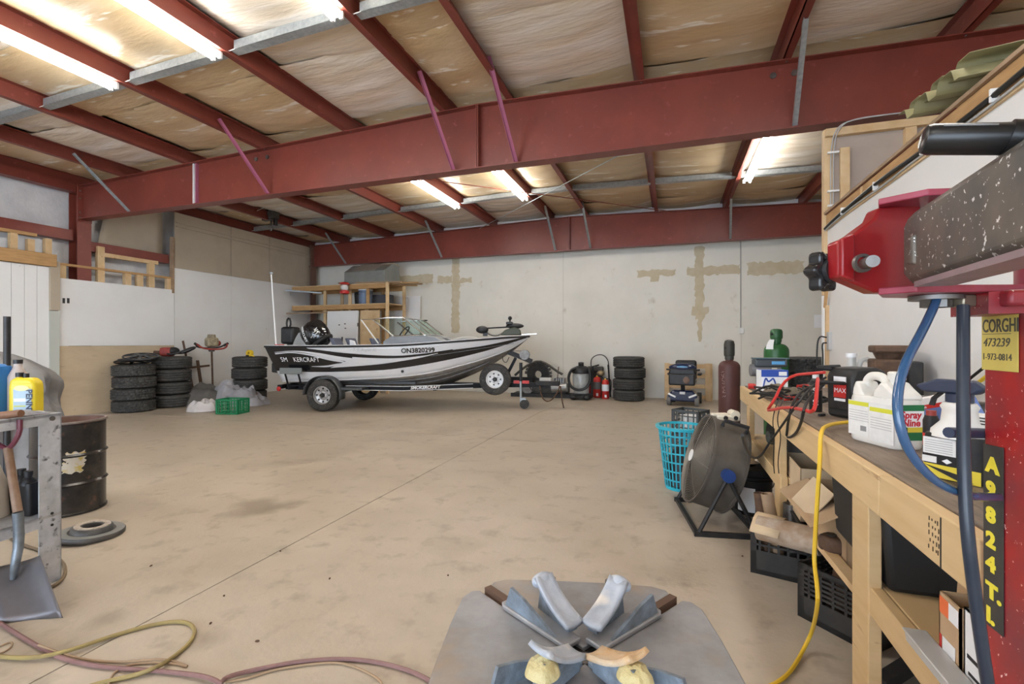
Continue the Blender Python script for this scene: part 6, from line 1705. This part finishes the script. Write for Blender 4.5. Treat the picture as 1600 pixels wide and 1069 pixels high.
# air hoses: black rubber, the sky's blue reflection painted into the colours
m_bhose = M('blue_reflection_hose', (.03, .085, .18), rough=.22, coat=.5)
m_khose = M('dark_air_hose', (.018, .026, .04), (.03, .036, .05), scale=20, rough=.3)
O('air_hose', B().tube([C(1463, 468, .88), C(1460, 478, .87), C(1440, 520, .84), C(1412, 570, .80), C(1400, 625, .78), C(1408, 680, .77), C(1432, 725, .78), C(1470, 760, .80), C(1515, 776, .83), C(1560, 777, .88)], .0075, 12, smooth=2), m_bhose, tc)
O('air_hose', B().tube([C(1505, 478, .86), C(1505, 560, .84), C(1505, 660, .82), C(1507, 760, .80), C(1512, 840, .79), C(1522, 920, .79), C(1533, 1000, .79), C(1545, 1080, .80)], .0095, 12, smooth=2), m_khose, tc)

# ================================================================= steel bench at the left with its things
CL = Vector((-3.535, 1.855, 0))
ct = T('steel_cart', 'pale grey painted steel bench with angle-iron legs at the left edge', 'bench', CL, math.radians(6.5))
m_gpaint = M('chipped_grey_paint', (.60, .62, .66), (.40, .42, .45), scale=11, rough=.45, metal=.1, c3=(.10, .10, .11), s3=17, lo3=.57, hi3=.68)
m_wtop = M('dirty_bench_steel', (.52, .52, .53), (.34, .34, .35), scale=8, rough=.5, metal=.2, c3=(.1, .1, .1), s3=16, lo3=.62, hi3=.7)
TZ2, LW, LLn = 1.02, 1.25, 1.5
O('top_plate', B().span((-LW, -LLn, TZ2 - .02), (0, 0, TZ2 - .004)), m_wtop, ct)
O('side_rail', B().span((-.006, -LLn, TZ2 - .065), (.0, .0, TZ2)), m_gpaint, ct)
O('end_rail', B().span((-LW, -.006, TZ2 - .065), (0, .0, TZ2)), m_gpaint, ct)
O('side_rail', B().span((-LW, -LLn, TZ2 - .065), (-LW + .006, .0, TZ2)), m_gpaint, ct)
O('rail_bolt', B().cyl((0, -.05, TZ2 - .03), (.008, -.05, TZ2 - .03), .014, n=8), m_iron, ct)
def angle(x, y, sx, sy):
    b = B().span((x, y, 0), (x + sx * .115, y + sy * .006, TZ2 - .02)); b.span((x, y, 0), (x + sx * .006, y + sy * .115, TZ2 - .02))
    return b
for x, y, sx, sy in ((-.001, 0, -1, -1), (-LW, 0, 1, -1), (-.001, -LLn, -1, 1), (-LW, -LLn, 1, 1)):
    lg = O('leg', angle(x, y, sx, sy), m_gpaint, ct)
for z in (.42, .35): O('bolt_hole', B().cyl((-.001, -.05, z), (.003, -.05, z), .008, n=8), m_black, ct)
O('lower_shelf', B().span((-LW, -LLn, .40), (0, 0, .415)), m_wtop, ct)
O('shelf_rail', B().span((-.006, -LLn, .35), (0, -.116, .415)), m_gpaint, ct)
RC = ct.matrix_basis.copy()
RC = Matrix.Translation(CL) @ Matrix.Rotation(math.radians(6.5), 4, 'Z')
def onc(x, y, z): return RC @ Vector((x, y, z))
# yellow oil jug
t = T('oil_jug', 'bright yellow motor oil jug with pale blue label on the steel bench', 'jug', onc(-.185, -.06, TZ2 - .003), math.radians(28))
t.scale = (.72, .72, .76)
m_yj = M('yellow_hdpe', (.80, .62, .03), rough=.35)
b = jug_body(.20, .11, .335, .1); O('body', b, m_yj, t, .004)
O('shoulder', B().prism([(-.098, .22), (.098, .22), (.09, .255), (.055, .285), (-.055, .285), (-.09, .27)], -.05, .05, basis((0, 0, 0), (1, 0, 0), (0, 0, 1))), m_yj, t, .02)
O('neck', B().cyl((-.05, 0, .27), (-.05, 0, .295), .022, n=16), m_yj, t); O('cap', B().cyl((-.05, 0, .292), (-.05, 0, .325), .026, n=16), m_black, t)
O('cap', B().cyl((-.01, .01, .285), (-.01, .01, .318), .02, n=16), m_black, t)
yj = -.0565
plate('label', -.055, .02, .075, .20, M('label_pale_blue', (.45, .58, .66), (.35, .48, .60), scale=10, rough=.5), t, 0, yj)
plate('label_band', -.05, .10, .035, .125, m_wpaint, t, .0006, yj); plate('label_band', -.05, .06, .035, .068, m_lime, t, .0006, yj)
O('oval_badge', B().prism([(.055 * math.cos(a), .022 * math.sin(a)) for a in [2 * math.pi * i / 20 for i in range(20)]], 0, .001, basis((.005, yj - .0012, .205), (1, 0, 0), (0, 0, 1))), M('badge_cream', (.78, .72, .35), rough=.5), t)
lettering('brand_lettering', 'PENNZ', .062, m_navyp, t, mat=basis((.040, yj - .0015, .195), (0, 0, -1), (1, 0, 0)), bold=.002)
# blue jug at frame edge + pale carton
t = T('washer_jug', 'blue fluid jug cut by the left edge of the picture', 'jug', onc(-.37, -.14, TZ2 - .003), math.radians(20))
O('body', jug_body(.20, .14, .40, .1), M('blue_jug', (.03, .20, .55), rough=.3), t, .004); O('cap', B().cyl((.03, 0, .28), (.03, 0, .32), .03, n=16), M('dark_blue_cap', (.02, .04, .3), rough=.4), t)
O('shoulder', B().prism([(-.09, .28), (.09, .28), (.06, .30), (-.06, .30)], -.05, .05, basis((0, 0, 0), (1, 0, 0), (0, 0, 1))), MATS['blue_jug'], t, .008)
t = T('pale_bottle', 'pale bottle with a dark cap between the blue and yellow jugs', 'bottle', onc(-.27, -.05, TZ2 - .003), 0)
O('body', B().lathe([(.045, 0), (.05, .01), (.05, .22), (.02, .28), (.02, .30)], 20), M('pink_white', (.62, .54, .50), rough=.4), t); O('cap', B().cyl((0, 0, .30), (0, 0, .325), .022, n=12), m_black, t)
o = O('shop_rag', heap(.13, .06, .018, 6.2, .018, 18, 60, 22, .4), M('grey_white_rag', (.42, .42, .44), (.22, .23, .25), scale=12, rough=.85)); o.location = onc(-.09, -.13, TZ2 - .004); o.rotation_euler = (0, 0, 1.2); tag(o, 'crumpled pale rag on the corner of the steel bench', 'rag')
t = T('oil_bottle', 'black quart oil bottle on the lower shelf nearest the leg', 'bottle', onc(-.13, -.085, .415), .2, 'bottles on the lower shelf')
O('body', jug_body(.10, .07, .27, .1), m_black, t, .003); O('shoulder', B().lathe([(.04, .18), (.038, .20), (.018, .225), (.018, .24)], 16), m_black, t); O('cap', B().cyl((0, 0, .235), (0, 0, .262), .021, n=14), m_black, t)
dup(t, onc(-.225, -.06, .415), (0, 0, .9), 'black quart oil bottle on the lower shelf farther from the leg')
o = O('sack', heap(.30, .24, .44, 7.7, .05, 5, 40, 18, .5), M('cream_sack', (.62, .56, .46), (.52, .45, .36), scale=8, rough=.7)); o.location = onc(-.48, -.22, .412); tag(o, 'cream sack slumped on the lower shelf of the steel bench', 'bag')
t = T('oil_pan', 'black drain pan on the lower shelf behind the shovel', 'pan', onc(-.14, -.60, .415), 0)
O('pan', B().lathe([(.10, 0), (.135, .10), (.145, .105), (.13, .10), (.10, .01)], 24), m_black, t)
# tarp-covered machine behind
def shroud(u, v):
    a = 2 * math.pi * u
    z = 1.62 * (1 - v)
    prof = [(0, .0005), (.06, .30), (.18, .54), (.35, .64), (.6, .68), (1, .72)]
    r = interp([q[0] for q in prof], [q[1] for q in prof], v)
    fold = 1 + .16 * noise.noise(Vector((math.cos(a) * 2.2, math.sin(a) * 2.2, v * 3.5))) + .05 * math.sin(9 * a + 5 * v) + .10 * (.5 - abs(noise.noise(Vector((math.cos(a) * 4, math.sin(a) * 4, v * 6)))))
    hgt = 1.40 - 1.38 * v ** 1.25 - .12 * math.cos(a - .3) * (1 - v) * min(1, v * 8)
    return Vector((1.05 * r * fold * math.cos(a), .75 * r * fold * math.sin(a), max(.01, hgt)))
m_cover = M('grey_cover_cloth', (.15, .147, .15), (.21, .205, .21), scale=3, rough=.55, bump=.2, bscale=7)
o = O('machine_cover', B().grid(shroud, 56, 26, True), m_cover); q = W((-2 - 800) / F * 4.9, 4.9); o.location = (q.x - .15, q.y, 0); o.rotation_euler = (0, 0, .3); o.scale = (.86, .86, .98); tag(o, 'grey cloth cover draped over equipment behind the steel bench', 'cover')
q = D(8, 540, 4.6)
o = O('black_pipe', B().cyl((0, 0, 0), (0, 0, H + (HY - 494) * 4.6 / F), .027, n=12), m_black); o.location = (q.x - .08, q.y + .05, 0); tag(o, 'upright black pipe at the left edge of the picture', 'pipe')

# oil drum
pd = G(108, 796)
t = T('oil_drum', 'dented black steel drum with a torn pale label, open top', 'drum', (pd.x, pd.y, 0), 0)
m_drumb = M('scuffed_black_drum', (.018, .018, .019), (.055, .048, .042), scale=7, rough=.24, metal=.2, bump=.15, bscale=5, c3=(.13, .07, .05), s3=9, lo3=.62, hi3=.74)
rD, hD = .245, .78
O('shell', B().lathe([(rD, 0), (rD + .008, .004), (rD + .008, .018), (rD, .024), (rD, hD * .31), (rD + .014, hD * .33), (rD, hD * .35), (rD, hD * .62), (rD + .014, hD * .64), (rD, hD * .66), (rD, hD - .02), (rD - .004, hD - .02), (rD - .004, .02), (.001, .02)], 44, cap1=False), m_drumb, t)
O('rim', B().lathe([(rD - .008, hD - .012), (rD + .010, hD - .012), (rD + .010, hD + .004), (rD - .008, hD + .004)], 44, closed=True), M('rusty_rim', (.28, .24, .22), (.16, .11, .09), scale=12, rough=.5, metal=.3), t)
O('liner', B().lathe([(rD - .012, hD - .003), (rD - .012, hD - .20), (.001, hD - .20)], 40, cap0=False), M('rusty_inside', (.22, .13, .10), (.14, .08, .06), scale=8, rough=.8), t)
pts = [(0, .35), (.22, .38), (.45, .36), (.46, .49), (.30, .46), (.28, .52), (.1, .50), (.12, .43)]
def cur(u, z): a = -1.35 + u / rD; return ((rD + .0015) * math.cos(a), (rD + .0015) * math.sin(a), z)
m_torn = M('torn_label', (.62, .58, .50), (.55, .42, .12), scale=14, rough=.7, lo=.5, hi=.6)
for i, (u0, u1, za, zb) in enumerate(((.16, .30, .36, .45), (.18, .32, .44, .53))):
    O('torn_label', B().grid(lambda u, v: Vector(cur(u0 + (u1 - u0) * u + .015 * math.sin(9 * v + 3 * u), za + (zb - za) * v + .01 * math.sin(14 * u))), 8, 5), m_torn, t)

# brake disc on the floor
q = G(143, 838)
t = T('brake_disc', 'large dark brake rotor lying flat on the concrete near the drum', 'brake rotor', (q.x, q.y, 0), 0, tilt=(math.radians(-3), math.radians(3)))
m_disc = M('dark_cast_iron', (.085, .082, .08), (.15, .145, .14), scale=9, rough=.45, metal=.6)
O('disc', B().lathe([(.10, .012), (.193, .012), (.197, .018), (.197, .040), (.193, .046), (.10, .046)], 44, closed=True), m_disc, t)
O('hat', B().lathe([(.128, .045), (.122, .075), (.115, .082), (.06, .082), (.055, .075), (.055, .04)], 36, closed=True), m_disc, t)
O('friction_face', B().lathe([(.14, .0465), (.191, .0465), (.191, .048), (.14, .048)], 44, closed=True), M('pale_iron', (.36, .37, .36), rough=.4, metal=.6), t)
O('crusted_ring', B().lathe([(.068, .082), (.108, .082), (.106, .087), (.07, .087)], 36, closed=True), M('pale_corrosion', (.55, .50, .44), (.30, .24, .19), scale=40, rough=.8), t)

# shovel leaning on the steel bench
m_blade = M('worn_blade_steel', (.20, .19, .20), (.15, .14, .15), scale=4, rough=.42, metal=.55)
sv = T('shovel', 'square-mouth shovel with wooden shaft and D-grip leaning on the bench', 'shovel', G(30, 978), 0)
o0 = Vector(sv.location)
P_ = lambda px, py, d: D(px, py, d) - o0
tipL, tipR = P_(2, 978, 2.42), P_(98, 945, 2.46)
tipL.z = .008; tipR.z = .012
shL, shR = P_(-22, 890, 2.60), P_(62, 868, 2.64)
def bl_(u, v):
    lo = tipL * (1 - u) + tipR * u; hi = shL * (1 - u) + shR * u
    p = lo * (1 - v) + hi * v
    nrm = Vector((.2, -.8, .3)).normalized()
    return p - nrm * (.03 * (1 - (2 * u - 1) ** 2)) + Vector((0, 0, 0)) - nrm * .018 * v * (1 - abs(2 * u - 1)) 
O('blade', B().grid(bl_, 10, 8), m_blade, sv, solid=.004)
s0, s1, s2 = P_(24, 880, 2.58), P_(28, 800, 2.61), P_(12, 700, 2.665)
O('socket', B().tube([P_(20, 905, 2.585), s0, P_(30, 850, 2.62), s1], [.012, .020, .0235, .0235], 12, smooth=1), M('blue_grey_socket', (.24, .28, .32), (.14, .16, .18), scale=14, rough=.4, metal=.5), sv)
O('shaft', B().tube([s1, P_(20, 750, 2.64), s2], [.021, .020, .019], 12), M('worn_ash_shaft', (.20, .11, .06), (.32, .22, .15), scale=10, rough=.5), sv)
m_maroon = M('maroon_enamel', (.14, .03, .05), rough=.3)
yk = P_(12, 702, 2.665)
for q in ((-22, 662), (31, 656)):
    O('grip_fork', B().tube([yk, yk * .5 + P_(q[0], 685, 2.67) * .5, P_(q[0], 676, 2.675), P_(q[0], q[1], 2.68)], .013, 8, smooth=1), m_maroon, sv)
O('grip_bar', B().cyl(P_(-26, 652, 2.68), P_(33, 646, 2.68), .021, n=12), M('brown_grip', (.22, .11, .06), (.16, .08, .045), scale=9, rough=.5), sv)

# hoses and cords on the floor
m_rhose = M('faded_red_hose', (.25, .14, .13), (.19, .10, .09), scale=9, rough=.6)
m_yhose = M('dirty_yellow_hose', (.34, .27, .10), (.24, .18, .08), scale=9, rough=.6)
def floorline(name, label, pts, r, m_, cat='hose'):
    out = []
    for i, p in enumerate(pts):
        z = r + (p[2] if len(p) > 2 else .001)
        out.append(G(p[0], p[1], z))
    return lead(name, label, out, r, m_, cat)
floorline('air_hose', 'faded red air hose running along the bottom of the floor', [(-30, 955), (10, 980), (50, 1005), (95, 1030), (160, 1043), (240, 1048), (310, 1055, .006), (335, 1062, .012), (345, 1069, .012), (352, 1058, .014), (400, 1046), (470, 1033), (540, 1029), (600, 1036), (660, 1055), (700, 1085)], .0095, m_rhose)
floorline('air_hose', 'dirty yellow hose looping across the lower left floor', [(-20, 1024), (40, 1030, .006), (100, 1020, .016), (180, 992), (250, 973), (290, 971), (306, 982), (300, 1002), (270, 1028), (245, 1043, .018), (210, 1056), (160, 1066), (100, 1085)], .0095, m_yhose)
floorline('twine', 'thin tan cord tangled over the yellow hose', [(60, 1008, .02), (120, 1030), (190, 1036), (240, 1030, .014), (270, 1032), (300, 1044), (270, 1036), (210, 1036), (180, 1048), (170, 1066), (165, 1090)], .005, M('tan_cord', (.34, .24, .15), rough=.7), 'twine')
floorline('twine', 'thin tan cord running beside the red hose to the right', [(352, 1066), (390, 1060), (430, 1046), (500, 1036), (540, 1036), (590, 1058), (600, 1075)], .005, MATS['tan_cord'], 'twine')
floorline('rubber_cord', 'coiled dark hose on the floor behind the steel bench leg', [(-20, 812), (40, 800), (60, 790), (20, 815), (5, 830), (30, 850), (70, 862), (98, 876), (104, 895), (92, 912), (70, 922)], .010, M('brown_hose', (.17, .12, .07), rough=.6))
floorline('rubber_cord', 'small loop of thin wire at the bottom left corner', [(-10, 1016), (10, 1005), (20, 1003), (18, 1012), (0, 1022), (-20, 1028)], .004, MATS['tan_cord'], 'wire')
# grit and small debris
rnd = random.Random(12)
for i, (px, py) in enumerate(((329, 975), (402, 1003), (350, 932), (438, 862), (236, 885), (515, 905), (1318 - 20, 945), (1160, 870), (700, 900))):
    q = G(px, py); b = B().ball((0, 0, .004), (rnd.uniform(.006, .014), .006, .005), 7, 5)
    o = O('debris_chip', b, m_rust); o.location = (q.x, q.y, 0); o.rotation_euler = (0, 0, rnd.uniform(0, 3)); tag(o, 'small dark debris chip on the floor ' + ['right of the yellow hose loop', 'left of the turntable, nearest the red hose', 'above the yellow hose loop', 'beside the floor joint', 'below the brake rotor', 'left of the turntable, farthest out', 'beside the lattice crate', 'in front of the fan', 'behind the turntable'][i], 'debris', 'floor debris')
